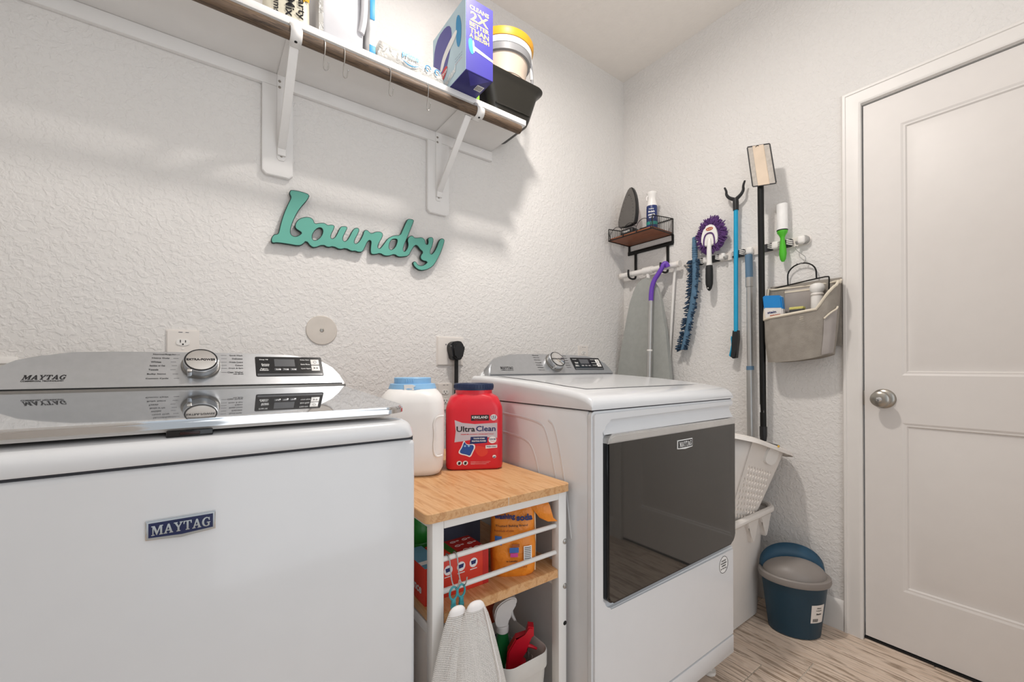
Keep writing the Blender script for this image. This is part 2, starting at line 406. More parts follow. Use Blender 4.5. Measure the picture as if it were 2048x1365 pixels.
# ================================================================ washer
def stack(b, f, levels, n=5, cap0=True, cap1=True):
    """levels (h, hx, hy, corner radius): stacked rounded rectangles"""
    b.loft([[f(p[0], p[1], h) for p in rrect(hx, hy, r, n)] for h, hx, hy, r in levels], True, cap0, cap1)
def con_outline(hw, hs):
    pts = [(-1, 0), (-1, .10), (-.972, .36), (-.93, .58), (-.86, .77), (-.76, .89), (-.62, .955), (-.4, .985), (0, 1), (.4, .985), (.62, .955), (.76, .89), (.86, .77), (.93, .58), (.972, .36), (1, .10), (1, 0)]
    return [(p[0]*hw, p[1]*hs) for p in pts][::-1]
WX = -.013
mat('box_red_dark', '2c1110', .3)
mat('handle_silver', 'd2d0cd', .22, metal=.45)
wa = thing('washer', (WX, 1.12, 0), 'white top-load washing machine with mirrored glass lid and silver control panel', 'washing machine')
b = B(); b.box(WX-.349, WX+.349, .77, 1.47, .03, .8965, .010, 3); body = obj('cabinet', b, 'appliance_white', wa)
for sx in (-.3, .3):
    for y in (.83, 1.41): b = B(); b.cyl((WX+sx, y, 0), (WX+sx, y, .032), .022); obj('foot', b, 'black_plastic', wa)
b = B(); b.box(WX-.345, WX+.345, .776, 1.466, .894, .902); obj('seam', b, 'appliance_seam', wa)
f = Fr((WX, 1.12, 0), X3, Y3, Z3)
b = B(); stack(b, f, [(.9005, .3485, .3505, .02), (.903, .35, .352, .022), (.916, .35, .352, .03), (.926, .346, .348, .036), (.932, .338, .339, .04), (.9345, .322, .322, .045)], 6); obj('top_panel', b, 'appliance_white', wa)
b = B(); b.box(WX-.028, WX+.028, .786, .81, .9325, .9425, .002); la = obj('lid_latch', b, 'black_gloss', wa)
b = B(); b.box(WX-.012, WX+.012, .7845, .787, .936, .9405, .001); obj('latch_window', b, 'box_red_dark', la)
fl_ = Fr((WX, .782, .9575), X3, (0, .483, .027))
out = []
for (cx, cy, r, a0) in ((-.342+.045, .045, .045, 180), (.342-.045, .045, .045, 270), (.336-.02, .485-.02, .02, 0), (-.336+.02, .485-.02, .02, 90)):
    out += arc((cx, cy), r, a0, a0+90, 7)
b = B(); b.prism(out, fl_, -.0110, -.0012, .0025); lid = obj('lid_rim', b, 'chrome', wa)
def inset(o, d, c=(0, .24)):
    return [(p[0]-math.copysign(d, p[0]-c[0]), p[1]-(d if p[1] > c[1] else -d)) for p in o]
b = B(); b.prism(inset(out, .018), fl_, -.0190, -.0111); obj('lid_underside', b, 'warm_white_plastic', lid)
b = B(); b.prism(inset(out, .0032), fl_, -.0012, .0012, .0008); obj('lid_glass', b, 'lid_glass', lid)
fc = Fr((WX, 1.268, .987), X3, (0, .065, .086))
b = B(); b.prism(con_outline(.347, .1078), fc, -.055, 0, .005); con = obj('control_panel', b, 'console_silver', wa)
b = B(); b.prism(con_outline(.340, .098), fc, -.17, -.055); obj('panel_back', b, 'appliance_white', wa)
b = B(); b.fbox(Fr((WX, 1.262, .984), X3, Y3, Z3), .69, .03, .008, .002); obj('panel_lip', b, 'console_edge', con)
def dial(par, fk, r):
    b = B(); b.lathe([(r*1.12, 0), (r*1.12, .004), (r*1.08, .007)], fk, 40); obj('dial_skirt', b, 'console_edge', par)
    b = B(); b.lathe([(r*1.0, .004), (r*1.0, .020), (r*.97, .024), (r*.93, .025)], fk, 40); k = obj('dial', b, 'console_silver', par)
    b = B(); b.lathe([(r*.93, .025), (r*.93, .0262), (r*.84, .0262)], fk, 40); obj('dial_ring', b, 'black_gloss', k)
    b = B(); b.lathe([(r*.84, .0258), (r*.84, .0268), (r*.80, .0272)], fk, 40); obj('dial_cap', b, 'chrome', k)
    b = B(); b.fbox(Fr(fk(-r*.62, -r*.82, .014), fk.u, fk.v, fk.w), .010, .010, .022, .002); obj('dial_pointer', b, 'chrome', k)
    return k
fk = Fr(fc(.013, .064), fc.u, fc.v, fc.w)
k = dial(con, fk, .036)
text('dial_lettering', 'EXTRA-POWER', Fr(fk(0, 0, .0275), fk.u, fk.v, fk.w), .058, .0062, 'print_black', k, bold=.03)
serif('brand_lettering', 'MAYTAG', Fr(fc(-.250, .034), fc.u, fc.v, fc.w), .062, .0115, 'print_black', con, .18)
text('subtitle', 'COMMERCIAL TECHNOLOGY', Fr(fc(-.252, .0245), fc.u, fc.v, fc.w), .062, .0036, 'print_black', con, bold=.03)
rows = [.099, .0875, .0760, .0650, .0530, .0400, .0270]
for s_, tx, wdt in zip(rows, ['Normal/Regular', 'Heavy Duty', 'Whites', 'Sanitize w/ Oxi', 'Towels', 'Bulky Items', 'Custom Cycle'], [.043, .033, .019, .028, .018, .034, .041]):
    dx = -.080-.010*(.099-s_)/.07
    text('cycle_name', tx, Fr(fc(dx, s_), fc.u, fc.v, fc.w), wdt, .0048, 'print_black', con, 'L', bold=.02)
for s_, tx, wdt in zip([.0985, .0880, .0765, .0665, .0565, .0440], ['Quick Wash', 'Delicates', 'Wrinkle Control', 'Colors', 'Drain & Spin', 'Clean Washer'], [.029, .023, .030, .017, .031, .034]):
    text('cycle_name', tx, Fr(fc(.101, s_), fc.u, fc.v, fc.w), wdt, .0048, 'print_black', con, 'R', bold=.02)
text('cycle_name', 'with affresh', Fr(fc(.101, .0385), fc.u, fc.v, fc.w), .022, .0034, 'print_black', con, 'R', bold=.03)
b = B()
for s_, a in zip(rows, [.002, .004, .008, .006, .008, .004, .002]):
    b.fbox(Fr(fc(-.032-a*1.2, s_, .0004), fc.u, fc.v, fc.w), .010, .0005, .0004)
for s_ in [.0985, .0880, .0765, .0665, .0565, .0440]: b.fbox(Fr(fc(.060, s_, .0004), fc.u, fc.v, fc.w), .012, .0005, .0004)
obj('tick_marks', b, 'print_grey', con, 0)['kind'] = 'stuff'
def display(par, fd, wd, ht, words=True):
    b = B(); b.prism([(p[0], p[1]) for p in rrect(wd/2, ht/2, .004, 3)], fd, 0, .0012, .0005); d = obj('display', b, 'black_gloss', par)
    g = lambda a, c: Fr(fd(a*wd, c*ht, .0012), fd.u, fd.v, fd.w)
    b = B(); b.fbox(Fr(g(-.08, .18)(0, 0, .0002), fd.u, fd.v, fd.w), wd*.30, ht*.38, .0005); obj('screen', b, 'screen_grey', d)
    for c, h in ((.22, .0), (-.10, .0)):
        b = B(); b.fbox(Fr(g(.385, c)(0, 0, .0003), fd.u, fd.v, fd.w), wd*.13, ht*.28, .0008, .0003); bt = obj('button', b, 'white_plastic', d)
        if c > 0:
            b = B(); fr = Fr(g(.385, c)(0, 0, .0011), fd.u, fd.v, fd.w)
            b.tube([fr(.0040*math.cos(R(120+300*i/12)), .0040*math.sin(R(120+300*i/12))) for i in range(13)], .0005, 4); b.cyl(fr(0, .002), fr(0, .005), .0005, n=4); obj('power_symbol', b, 'print_black', bt, 0)
        else:
            b = B(); fr = Fr(g(.385, c)(0, 0, .0009), fd.u, fd.v, fd.w)
            b.prism([(-.005, -.003), (0, 0), (-.005, .003)], fr, 0, .0002); b.prism([(.0015, -.003), (.003, -.003), (.003, .003), (.0015, .003)], fr, 0, .0002); b.prism([(.004, -.003), (.0055, -.003), (.0055, .003), (.004, .003)], fr, 0, .0002); obj('play_symbol', b, 'print_black', bt, 0)
    b = B(); b.fbox(Fr(g(0, -.42)(0, 0, .0002), fd.u, fd.v, fd.w), wd*.96, ht*.10, .0004); obj('lower_strip', b, 'screen_grey', d)
    for a in (-.19, -.075, .04):
        b = B(); b.fbox(Fr(g(a, -.16)(0, 0, .0002), fd.u, fd.v, fd.w), wd*.095, ht*.13, .0006, .0002); obj('key', b, 'screen_grey', d)
    for tx, a, c, wq in (('Deep Fill', -.38, .33, .12), ('Remote', -.36, .10, .11), ('Enable', -.36, .03, .10), ('Fabric', -.38, -.13, .10), ('Softener', -.38, -.20, .13), ('Delay Start', .23, .33, .14), ('Extra Rinse', .23, .10, .14), ('Cycle Signal', .23, -.13, .15), ('Soil', -.19, -.16, .05), ('Temp', -.075, -.16, .06), ('Spin', .04, -.16, .05)):
        text('key_label', tx, g(a, c), wd*wq, ht*.062, 'print_white', d, bold=.02, lift=.0007)
    return d
fd = Fr(fc(.199+.013, .0625), fc.u, fc.v, fc.w)
display(con, fd, .166, .066)
# front badge
def badge(par, f, wd, ht, lw):
    pl = [(-.5, -.5), (0, -.62), (.5, -.5), (.5, .5), (-.5, .5)]
    b = B(); b.prism([(p[0]*wd, p[1]*ht) for p in pl], f, 0, .004, .0012); bd = obj('badge', b, 'chrome', par)
    b = B(); b.prism([(p[0]*wd*.92, p[1]*ht*.74) for p in pl], f, .0035, .0045); obj('badge_field', b, 'badge_blue', bd)
    serif('badge_lettering', 'MAYTAG', Fr(f(0, -.0005, .0046), f.u, f.v, f.w), lw*wd, ht*.50, 'chrome', bd)
badge(wa, FB(-.0215, .7698, .8095), .079, .0265, .84)
# ================================================================ dryer
DX = 1.1
dy = thing('dryer', (DX, 1.05, 0), 'white front-load dryer with dark glass door and silver control panel', 'dryer')
b = B(); b.box(.757, 1.443, .7165, 1.27, .078, .928, .006, 2); cab = obj('cabinet', b, 'appliance_white', dy)
for sx in (-.29, .29):
    for y in (.76, 1.21):
        b = B(); b.cyl((DX+sx, y, 0), (DX+sx, y, .01), .022); b.cyl((DX+sx, y, .008), (DX+sx, y, .082), .010); obj('foot', b, 'warm_white_plastic', dy)
# front panel with the notch for the door
notch = arc((.793+.03, .905-.03), .03, 90, 180, 6) + arc((.793+.03, .432+.03), .03, 180, 270, 6)
pl = [(1.4425, .139), (1.4425, .432)] + notch[::-1] + [(1.4425, .905), (1.4425, .9275)] + arc((.7575+.012, .9275-.012), .012, 90, 180, 3) + [(.7575, .139)]
b = B(); b.prism(pl, FB(0, .7165, 0), 0, .0165, .006); fp = obj('front_panel', b, 'appliance_white', dy)
b = B(); b.box(.7575, 1.4425, .7005, .7164, .078, .1375, .003); obj('kick_panel', b, 'appliance_white', dy)
b = B(); b.box(.79, 1.4425, .7140, .7166, .43, .91); obj('door_well', b, 'appliance_white', dy)
# concave finger grip above the door
b = B(); gr = [[(x, .7150-.012*math.sin(math.pi*t_)**2*0-(.013*(1-t_)**2), .868+.037*t_) for x in (.80, 1.4425)] for t_ in [i/6 for i in range(7)]]
b.grid(gr); obj('finger_grip', b, 'appliance_white', dy)
dl = arc((.806+.02, .449+.02), .02, 180, 270, 5) + arc((1.4405-.03, .449+.03), .03, 270, 360, 5) + [(1.4405, .846), (.806, .846)]
b = B(); b.prism(dl, FB(0, .716, 0), 0, .0215, .004); dd = obj('door', b, 'black_gloss', dy)
b = B(); b.prism([(p[0]+(.004 if p[0] < 1.1 else -.002), p[1]+(.004 if p[1] < .6 else 0)) for p in dl], FB(0, .6945, 0), -.001, .0006); obj('door_glass', b, 'door_glass', dd)
hl = [(.806, .8455), (1.4405, .8455), (1.4405, .866), (.83, .868), (.815, .864), (.808, .855)]
b = B(); b.prism(hl, FB(0, .716, 0), 0, .025, .004); obj('door_handle', b, 'handle_silver', dd)
mat('badge_black', '1d1d20', .25)
b = B(); b.prism([(-.039, -.0125), (0, -.0155), (.039, -.0125), (.039, .0125), (-.039, .0125)], FB(1.139, .6938, .812), 0, .002, .0006); bd = obj('badge', b, 'print_white', dd)
b = B(); b.prism([(-.036, -.0100), (.036, -.0100), (.036, .0100), (-.036, .0100)], FB(1.139, .6938, .812), .0018, .0026); obj('badge_field', b, 'badge_black', bd)
serif('badge_lettering', 'MAYTAG', FB(1.139, .6912, .812), .062, .0145, 'print_white', bd)
f = FB(1.373, .6999, .391)
b = B(); b.lathe([(.0285, 0), (.0285, .0004)], f, 28); st = obj('sticker', b, 'print_white', dy)
b = B(); b.tube([f(.027*math.cos(R(a)), .027*math.sin(R(a)), .0006) for a in range(0, 360, 15)], .0009, 4, True); obj('sticker_ring', b, 'print_black', st)
for z, tx, wq in ((.013, 'DESIGNED', .028), (.005, 'ENGINEERED', .036), (-.003, 'ASSEMBLED', .028), (-.012, 'IN THE USA', .036)): text('sticker_lettering', tx, Fr(f(0, z, .0004), f.u, f.v, f.w), wq, .0045, 'print_black', st, bold=.03)
# top with the rising, rounded edge
secs = []
for y, z in ((.7015, .940), (.704, .950), (.711, .9585), (.724, .9645), (.75, .9705), (.80, .977), (.88, .985), (.98, .993), (1.10, 1.000), (1.20, 1.005), (1.262, 1.005)):
    r = min(.016, (z-.931)*.6); hw = .344
    sec = [(-hw, .931), (-hw, z-r)] + [(p[0], p[1]) for p in arc((-hw+r, z-r), r, 180, 90, 4)][1:] + [(p[0], p[1]) for p in arc((hw-r, z-r), r, 90, 0, 4)] + [(hw, .931)]
    secs.append([(DX+p[0], y, p[1]) for p in sec])
b = B(); b.loft(secs); tp = obj('top_panel', b, 'appliance_white', dy, 40)
b = B(); b.box(.763, 1.437, .707, 1.262, .926, .932); obj('seam', b, 'appliance_seam', dy)
b = B(); rows_ = []
for y, z in ((.79, .9762), (.86, .9835), (.98, .9935), (1.10, 1.0005), (1.185, 1.0040)):
    k_ = .292 if y > .8 else .27
    rows_.append([(DX-k_, y, z), (DX+k_, y, z)])
b.grid([[(p[0], p[1], p[2]+.0012) for p in r] for r in rows_]); obj('top_inset', b, 'appliance_white', tp)
fc = Fr((1.113, 1.20, 1.006), X3, (0, .055, .080))
b = B(); b.prism(con_outline(.322, .097), fc, -.05, 0, .006); con = obj('control_panel', b, 'console_silver', dy)
b = B(); b.prism(con_outline(.335, .080), fc, -.085, -.050); obj('panel_back', b, 'appliance_white', dy)
fk = Fr(fc(0, .056), fc.u, fc.v, fc.w)
k = dial(con, fk, .036)
text('dial_lettering', 'EXTRA-POWER', Fr(fk(0, 0, .0275), fk.u, fk.v, fk.w), .058, .0062, 'print_black', k, bold=.03)
serif('brand_lettering', 'MAYTAG', Fr(fc(-.238, .032), fc.u, fc.v, fc.w), .055, .0105, 'print_black', con, .18)
text('subtitle', 'COMMERCIAL TECHNOLOGY', Fr(fc(-.238, .0225), fc.u, fc.v, fc.w), .055, .0034, 'print_black', con, bold=.03)
for s_, tx in zip([.090, .079, .068, .056, .045, .034, .022], ['Normal', 'Heavy Duty', 'Bulky Items', 'Towels', 'Colors', 'Whites', 'Custom Cycle']):
    text('cycle_name', tx, Fr(fc(-.095, s_), fc.u, fc.v, fc.w), .030, .0042, 'print_black', con, 'L', bold=.02)
for s_, tx in zip([.090, .079, .068, .056, .045, .034], ['Quick Dry', 'Delicates', 'Steam', 'Wrinkle Control', 'Sanitize', 'Timed Dry']):
    text('cycle_name', tx, Fr(fc(.082, s_), fc.u, fc.v, fc.w), .026, .0042, 'print_black', con, 'R', bold=.02)
display(con, Fr(fc(.184, .052), fc.u, fc.v, fc.w), .172, .060)
# pressed stiffening ribs on the cabinet side that faces the cart
b = B()
for pts in ([(1.10, .893), (.90, .886), (.865, .86), (.82, .70), (.80, .58)], [(.86, .892), (.835, .88), (.80, .76), (.775, .60)], [(1.10, .835), (.96, .83), (.92, .80), (.89, .70)]):
    b.tube(smooth_open([(.7622, p[0], p[1]) for p in pts], 2), .0070, 10)
obj('side_ribs', b, 'appliance_white', cab)['kind'] = 'stuff'
# ================================================================ cart between the machines
mat('cart_white', 'e9e7e4', .4, var=.01)
ct = thing('shelf_cart', (.55, 1.06, 0), 'narrow wood-topped cart with white metal frame between washer and dryer', 'cart')
CX0, CX1, CY0, CY1, CZ = .3555, .7455, .764, 1.35, .745
b = B(); stack(b, Fr(((CX0+CX1)/2, (CY0+CY1)/2, 0), X3, Y3, Z3), [(CZ-.019, (CX1-CX0)/2, (CY1-CY0)/2, .012), (CZ-.0012, (CX1-CX0)/2, (CY1-CY0)/2, .012), (CZ, (CX1-CX0)/2-.0012, (CY1-CY0)/2-.0012, .011)]); tt = obj('table_top', b, 'cart_wood', ct)
b = B(); b.box(.5535, .5545, CY0-.0006, CY0+.002, CZ-.019, CZ-.001); obj('edge_joint', b, 'warm_white_plastic', tt)
for x in (.3715, .7120):
    for y in (.771, 1.318):
        b = B(); b.box(x, x+.026, y, y+.026, 0, CZ-.0195, .002); lg = obj('leg', b, 'cart_white', ct)
        if y < 1 and x > .5:
            for z in (.489, .600, .397):
                b = B()
                if z == .397: b.lathe([(.0055, 0), (.0055, .0006)], FB(x+.0205, .7710, z), 14); obj('bolt_hole', b, 'dark_slot', lg)
                else: b.lathe([(.007, 0), (.006, .0025), (.003, .0035)], FB(x+.0205, .7710, z), 14); obj('bolt', b, 'steel', lg)
for y in (.771, 1.318):
    b = B(); b.box(.3975, .7120, y, y+.022, CZ-.0375, CZ-.0195, .0015); obj('top_rail', b, 'cart_white', ct)
for x in (.3735, .7140):
    b = B(); b.box(x, x+.022, .797, 1.318, CZ-.0375, CZ-.0195, .0015); obj('side_rail', b, 'cart_white', ct)
    for z in (.498, .12):
        b = B(); b.box(x, x+.022, .797, 1.318, z-.01, z+.012, .0015); obj('side_rail', b, 'cart_white', ct)
for z in (.640, .574):
    b = B(); b.cyl((.3985, .784, z), (.7120, .784, z), .0055, n=12); obj('front_rod', b, 'cart_white', ct)
b = B(); b.prism([(.3990, .7735), (.7110, .7735), (.7110, .7980), (.7360, .7980), (.7360, 1.3170), (.3740, 1.3170), (.3740, .7980), (.3990, .7980)], Fr((0, 0, .515), X3, Y3, Z3), 0, .0205, .001); ms = obj('middle_shelf', b, 'cart_wood', ct)
b = B(); b.box(.3990, .7110, .7735, 1.33, .118, .136, .0012); obj('bottom_shelf', b, 'cart_wood', ct)
b = B(); b.cyl((.7225, .95, .515), (.7225, 1.30, .150), .005, n=10); obj('cross_brace', b, 'cart_white', ct)
b = B(); b.cyl((.7225, .80, .140), (.7225, 1.15, .50), .005, n=10); obj('cross_brace', b, 'cart_white', ct)
ZM = .5355
# ---------------------------------------------------------------- white jug with blue lid
mat('jug_white', 'efece9', .4, var=.02); mat('lid_blue', '8fbfe6', .38)
JX, JY = .478, 1.118
jg = thing('detergent_jug', (JX, JY, CZ), 'large plain white plastic jug with light blue screw lid on cart', 'jug')
f = Fr((JX, JY, CZ), rotz(R(-25)) @ X3, rotz(R(-25)) @ Y3, Z3)
lv = [(0, .066, .066, .03), (.004, .074, .074, .034), (.02, .082, .082, .036), (.06, .085, .085, .038), (.16, .086, .086, .040), (.195, .085, .085, .042), (.212, .080, .080, .044), (.224, .070, .070, .046), (.231, .062, .062, .05)]
b = B(); stack(b, f, lv, 7)
for v in b.bm.verts:          # moulded hand grip pressed into the side
    q = v.co-f.o; a, c, h = q.dot(f.u), q.dot(f.v), q.z
    if .045 < h < .17 and a > .03 and c < 0:
        pass
obj('bottle', b, 'jug_white', jg, 50)
# grip recess: raised lip and hollow on the right-hand face
gf = Fr(f(.062, -.0842, .105), f.u, Z3, -f.v)
gp = [gf(p[0], p[1], 0) for p in [(-.010, .052), (.004, .056), (.016, .050)]]
b = B(); path = smooth_open([gf(.021, .056, -.001), gf(.004, .055, .0015), (gf(-.006, .040, .002)), gf(-.002, .010, .002), gf(-.006, -.030, .002), gf(.000, -.052, .0015), gf(.018, -.048, -.001)], 2)
b.tube(path, .0028, 6); obj('grip_lip', b, 'jug_white', jg)
b = B(); b.lathe([(.064, .228), (.0655, .232), (.0615, .244), (.0505, .2455), (.0505, .260), (.049, .2615), (.01, .2615)], f, 40); ld = obj('lid', b, 'lid_blue', jg)
ft = Fr(f(0, 0, 0), rotz(R(-32)) @ X3, Z3, rotz(R(-32)) @ -Y3)
b = B()
for i in range(4): b.fbox(Fr(ft(-.009+i*.006, .2535, .0500), ft.u, ft.v, ft.w), .003, .008, .003, .0006)
obj('lid_ribs', b, 'lid_blue', ld)
b = B(); poly = [(-.013, .243), (-.012, .226), (.010, .226), (.014, .231), (.012, .236), (.017, .240), (.008, .244)]
b.prism([(p[0], p[1]) for p in poly], Fr(ft(0, 0, .0585), ft.u, ft.v, ft.w), .001, .0062); obj('torn_label', b, 'print_white', jg)
# ---------------------------------------------------------------- red detergent tub
mat('tub_red', 'd81f30', .3, coat=.2, var=.04); mat('tub_label', 'c9bfc6', .4); mat('lid_navy', '1d2c4f', .4); mat('glow_orange', 'e23f2e', .4)
ang = R(-28.6)
T0 = Vector((.650, 1.072, CZ))
tb = thing('detergent_tub', T0, 'red plastic tub of laundry pacs with navy lid on cart', 'tub')
f = Fr(T0, rotz(ang) @ X3, rotz(ang) @ Y3, Z3)
hx, hy = .081, .062
b = B(); stack(b, f, [(0, hx-.008, hy-.008, .02), (.004, hx-.002, hy-.002, .022), (.012, hx, hy, .024), (.168, hx, hy, .024), (.176, hx-.001, hy-.001, .024), (.190, hx-.006, hy-.004, .026), (.205, hx-.013, hy-.008, .03), (.211, .057, .049, .042), (.214, .054, .048, .044), (.226, .054, .048, .044)], 6)
obj('tub_body', b, 'tub_red', tb, 45)
b = B(); b.lathe([(.0575, .224), (.0580, .228), (.0580, .240), (.0565, .2425), (.044, .2425), (.042, .240), (.01, .240)], f, 44, 1, .88); lid_ = obj('lid', b, 'lid_navy', tb)
b = B()
for i in range(44):
    a = 2*math.pi*i/44; b.fbox(Fr(f(.0580*math.cos(a), .0580*.88*math.sin(a), .234), f.u, f.v, f.w), .0016, .0016, .010)
lr = obj('lid_ridges', b, 'lid_navy', lid_); lr['kind'] = 'stuff'
ff = Fr(f(0, -hy, 0), f.u, Z3, -f.v)             # label plane
class FrS(Fr):
    def __call__(s, a, b, c=0.): return s.o+s.u*a*1.17+s.v*b+s.w*c
ff = FrS(ff.o, ff.u, ff.v, ff.w)
lb = lambda a, c: FrS(ff(a, c, .0002), ff.u, ff.v, ff.w)
def decal(name, poly, m, par, lift=.0003, fr=None):
    q = fr or ff; b = B(); b.prism(poly, q, lift, lift+.0002); return obj(name, b, m, par, 0)
sv = [(-.048, .142), (-.030, .134), (0, .130), (.030, .1315), (.054, .1325), (.054, .090), (.03, .092), (0, .088), (-.025, .083), (-.0485, .080), (-.0455, .11)]
decal('label_band', sv, 'tub_label', tb)
decal('glow', smooth_closed([(-.002, .070), (.026, .066), (.034, .048), (.018, .036), (.004, .045)], 2), 'glow_orange', tb, .0002)
decal('name_plate', [(-.009, .1395), (.034, .1395), (.034, .1555), (-.009, .1555)], 'print_black', tb, .0005)
text('plate_lettering', 'KIRKLAND', lb(.0125, .1490), .038, .0070, 'print_white', tb, bold=.02, lift=.0009)
text('plate_lettering', 'Signature', lb(.0125, .1425), .030, .0034, 'print_red', tb, shear=.3, lift=.0009)
decal('count_disc', arc((.0455, .148), .0085, 0, 360, 20)[:-1], 'print_white', tb, .0004)
text('count_lettering', '152', lb(.0455, .1500), .0125, .0070, 'print_navy', tb, bold=.02, lift=.0009)
text('count_lettering', 'PACS', lb(.0455, .1440), .0105, .0032, 'print_navy', tb, bold=.02, lift=.0009)
text('product_lettering', 'Ultra', lb(-.0215, .1165), .0440, .0155, 'print_black', tb, bold=.02, lift=.0010)
text('product_lettering', 'Clean', lb(.0265, .1170), .0470, .0155, 'print_navy', tb, bold=.02, lift=.0010)
text('product_lettering', 'PREMIUM LAUNDRY DETERGENT PACS', lb(.006, .1015), .078, .0026, 'print_red', tb, bold=.02, lift=.0010)
decal('claim_plate', [(-.012, .074), (.030, .077), (.030, .0945), (-.010, .0945)], 'print_navy', tb, .0007)
text('claim_lettering', 'TOUGH STAIN', lb(.010, .0895), .027, .0042, 'print_white', tb, bold=.03, lift=.0011)
text('claim_lettering', 'FIGHTING POWER', lb(.010, .0822), .034, .0042, 'print_white', tb, bold=.03, lift=.0011)
decal('odor_disc', arc((.0425, .0845), .0095, 0, 360, 20)[:-1], 'print_white', tb, .0008)
text('odor_lettering', 'ODOR', lb(.0425, .0865), .0165, .0055, 'print_navy', tb, bold=.03, lift=.0012)
text('odor_lettering', 'removal', lb(.0425, .0805), .0105, .0026, 'print_red', tb, lift=.0012)
decal('scent_plate', [(.026, .0605), (.054, .0625), (.054, .0705), (.026, .0695)], 'print_white', tb, .0006)
text('scent_lettering', 'FRESH SCENT', lb(.0405, .0657), .024, .0042, 'print_navy', tb, bold=.02, lift=.0010)
pod = smooth_closed([(-.026, .088), (-.020, .072), (-.002, .075), (.002, .066), (-.004, .052), (-.010, .036), (-.020, .042), (-.036, .046), (-.040, .053), (-.032, .066)], 2)
decal('pod_outline', pod, 'print_white', tb, .0008)
pc = (-.019, .061); mat('pod_blue', '27509c', .3)
decal('pod_picture', [(pc[0]+(p[0]-pc[0])*.84, pc[1]+(p[1]-pc[1])*.84) for p in pod], 'pod_blue', tb, .0011)
for px_ in (-.0235, -.0145): decal('pod_gleam', arc((px_, .069), .0026, 0, 360, 12)[:-1], 'lid_blue', tb, .0014)
for px_, sg in ((-.037, 0), (-.0225, 1)):
    decal('warning_disc', arc((px_, .0215), .0062, 0, 360, 18)[:-1], 'print_white', tb, .0006)
    decal('warning_mark', smooth_closed([(px_-.002, .0255), (px_+.001, .024), (px_+.003, .0265), (px_+.0035, .021), (px_+.001, .0165), (px_-.003, .0175), (px_-.003, .021)], 1), 'print_black', tb, .0009)
for i, wq in enumerate((.048, .044, .038)): text('fine_print', 'WARNING keep out of reach of children', lb(-.010, .0240-i*.0033), wq, .0018, 'print_white', tb, 'L', lift=.0008)
decal('drum_mark', arc((.047, .0375), .0045, 0, 360, 16)[:-1], 'print_white', tb, .0006)
decal('drum_mark', [(.0435, .0365), (.0505, .038), (.049, .0345), (.0445, .034)], 'print_navy', tb, .0009)
fs = Fr(f(-hx, 0, 0), -f.v, Z3, -f.u)
decal('side_label', rrect(.028, .055, .004, 3), 'print_navy', tb, .0003, Fr(fs(0, .105), fs.u, fs.v, fs.w))
for i in range(7): text('side_fine_print', 'DIRECTIONS FOR USE', Fr(fs(0, .145-i*.011), fs.u, fs.v, fs.w), .045, .004, 'print_white', tb, lift=.0010)
# ---------------------------------------------------------------- on the middle shelf
mat('box_red', 'e0402c', .45, var=.04); mat('box_red_top', 'c22a26', .45); mat('box_green', '3f7a2e', .45); mat('box_bluegrey', '6fa6c4', .45); mat('bottle_green', '2a8a33', .3, var=.05)
rb = thing('dryer_sheet_box', (.48, .868, ZM), 'red box with three round white icons behind the white cart rods', 'box')
b = B(); b.box(.4215, .5385, .8225, .915, ZM, .6150, .001); bx = obj('carton', b, 'box_red', rb)
b = B(); b.box(.4700, .5380, .8235, .9140, .6150, .6156); tpp = obj('top_print', b, 'box_red_top', rb)
b = B(); b.quad((.452, .9140, .6154), (.468, .9140, .6154), (.5000, .8235, .6154), (.4550, .8235, .6154)); obj('top_stripe', b, 'box_green', rb)
fr = FB(0, .8225, 0)
b = B(); b.box(.5230, .5383, .8222, .8226, ZM+.001, .6145); obj('side_stripe', b, 'box_red_top', rb)
for x in (.4340, .4660, .4980):
    decal('icon_disc', arc((x, .5930), .0105, 0, 360, 22)[:-1], 'print_white', bx, .0003, fr)
    decal('icon_drawing', [(x-.007, .5975), (x+.007, .5985), (x+.005, .590), (x-.005, .589)], 'print_navy', bx, .0006, fr)
    decal('icon_caption', [(x-.009, .5780), (x+.009, .5780), (x+.009, .5800), (x-.009, .5800)], 'print_white', bx, .0003, fr)
ftp = Fr((.504, .868, .6157), X3, Y3, Z3)
for a, c in ((-.018, .030), (.014, .030), (-.018, .006), (.014, .004), (-.012, -.022), (.016, -.024)):
    b = B(); b.tube([ftp(a+.007*math.cos(R(t_)), c+.004*math.sin(R(t_)), .0002) for t_ in range(0, 360, 45)], .0006, 4, True); b.fbox(Fr(ftp(a+.013, c, .0002), X3, Y3, Z3), .007, .001, .0004); b.fbox(Fr(ftp(a+.013, c+.003, .0002), X3, Y3, Z3), .007, .001, .0004); q = obj('top_icon', b, 'print_white', tpp, 0); q['kind'] = 'stuff'
lbx = thing('laundry_sheet_box', (.402, .875, ZM), 'red carton with blue and white top at the cart edge beside washer', 'box')
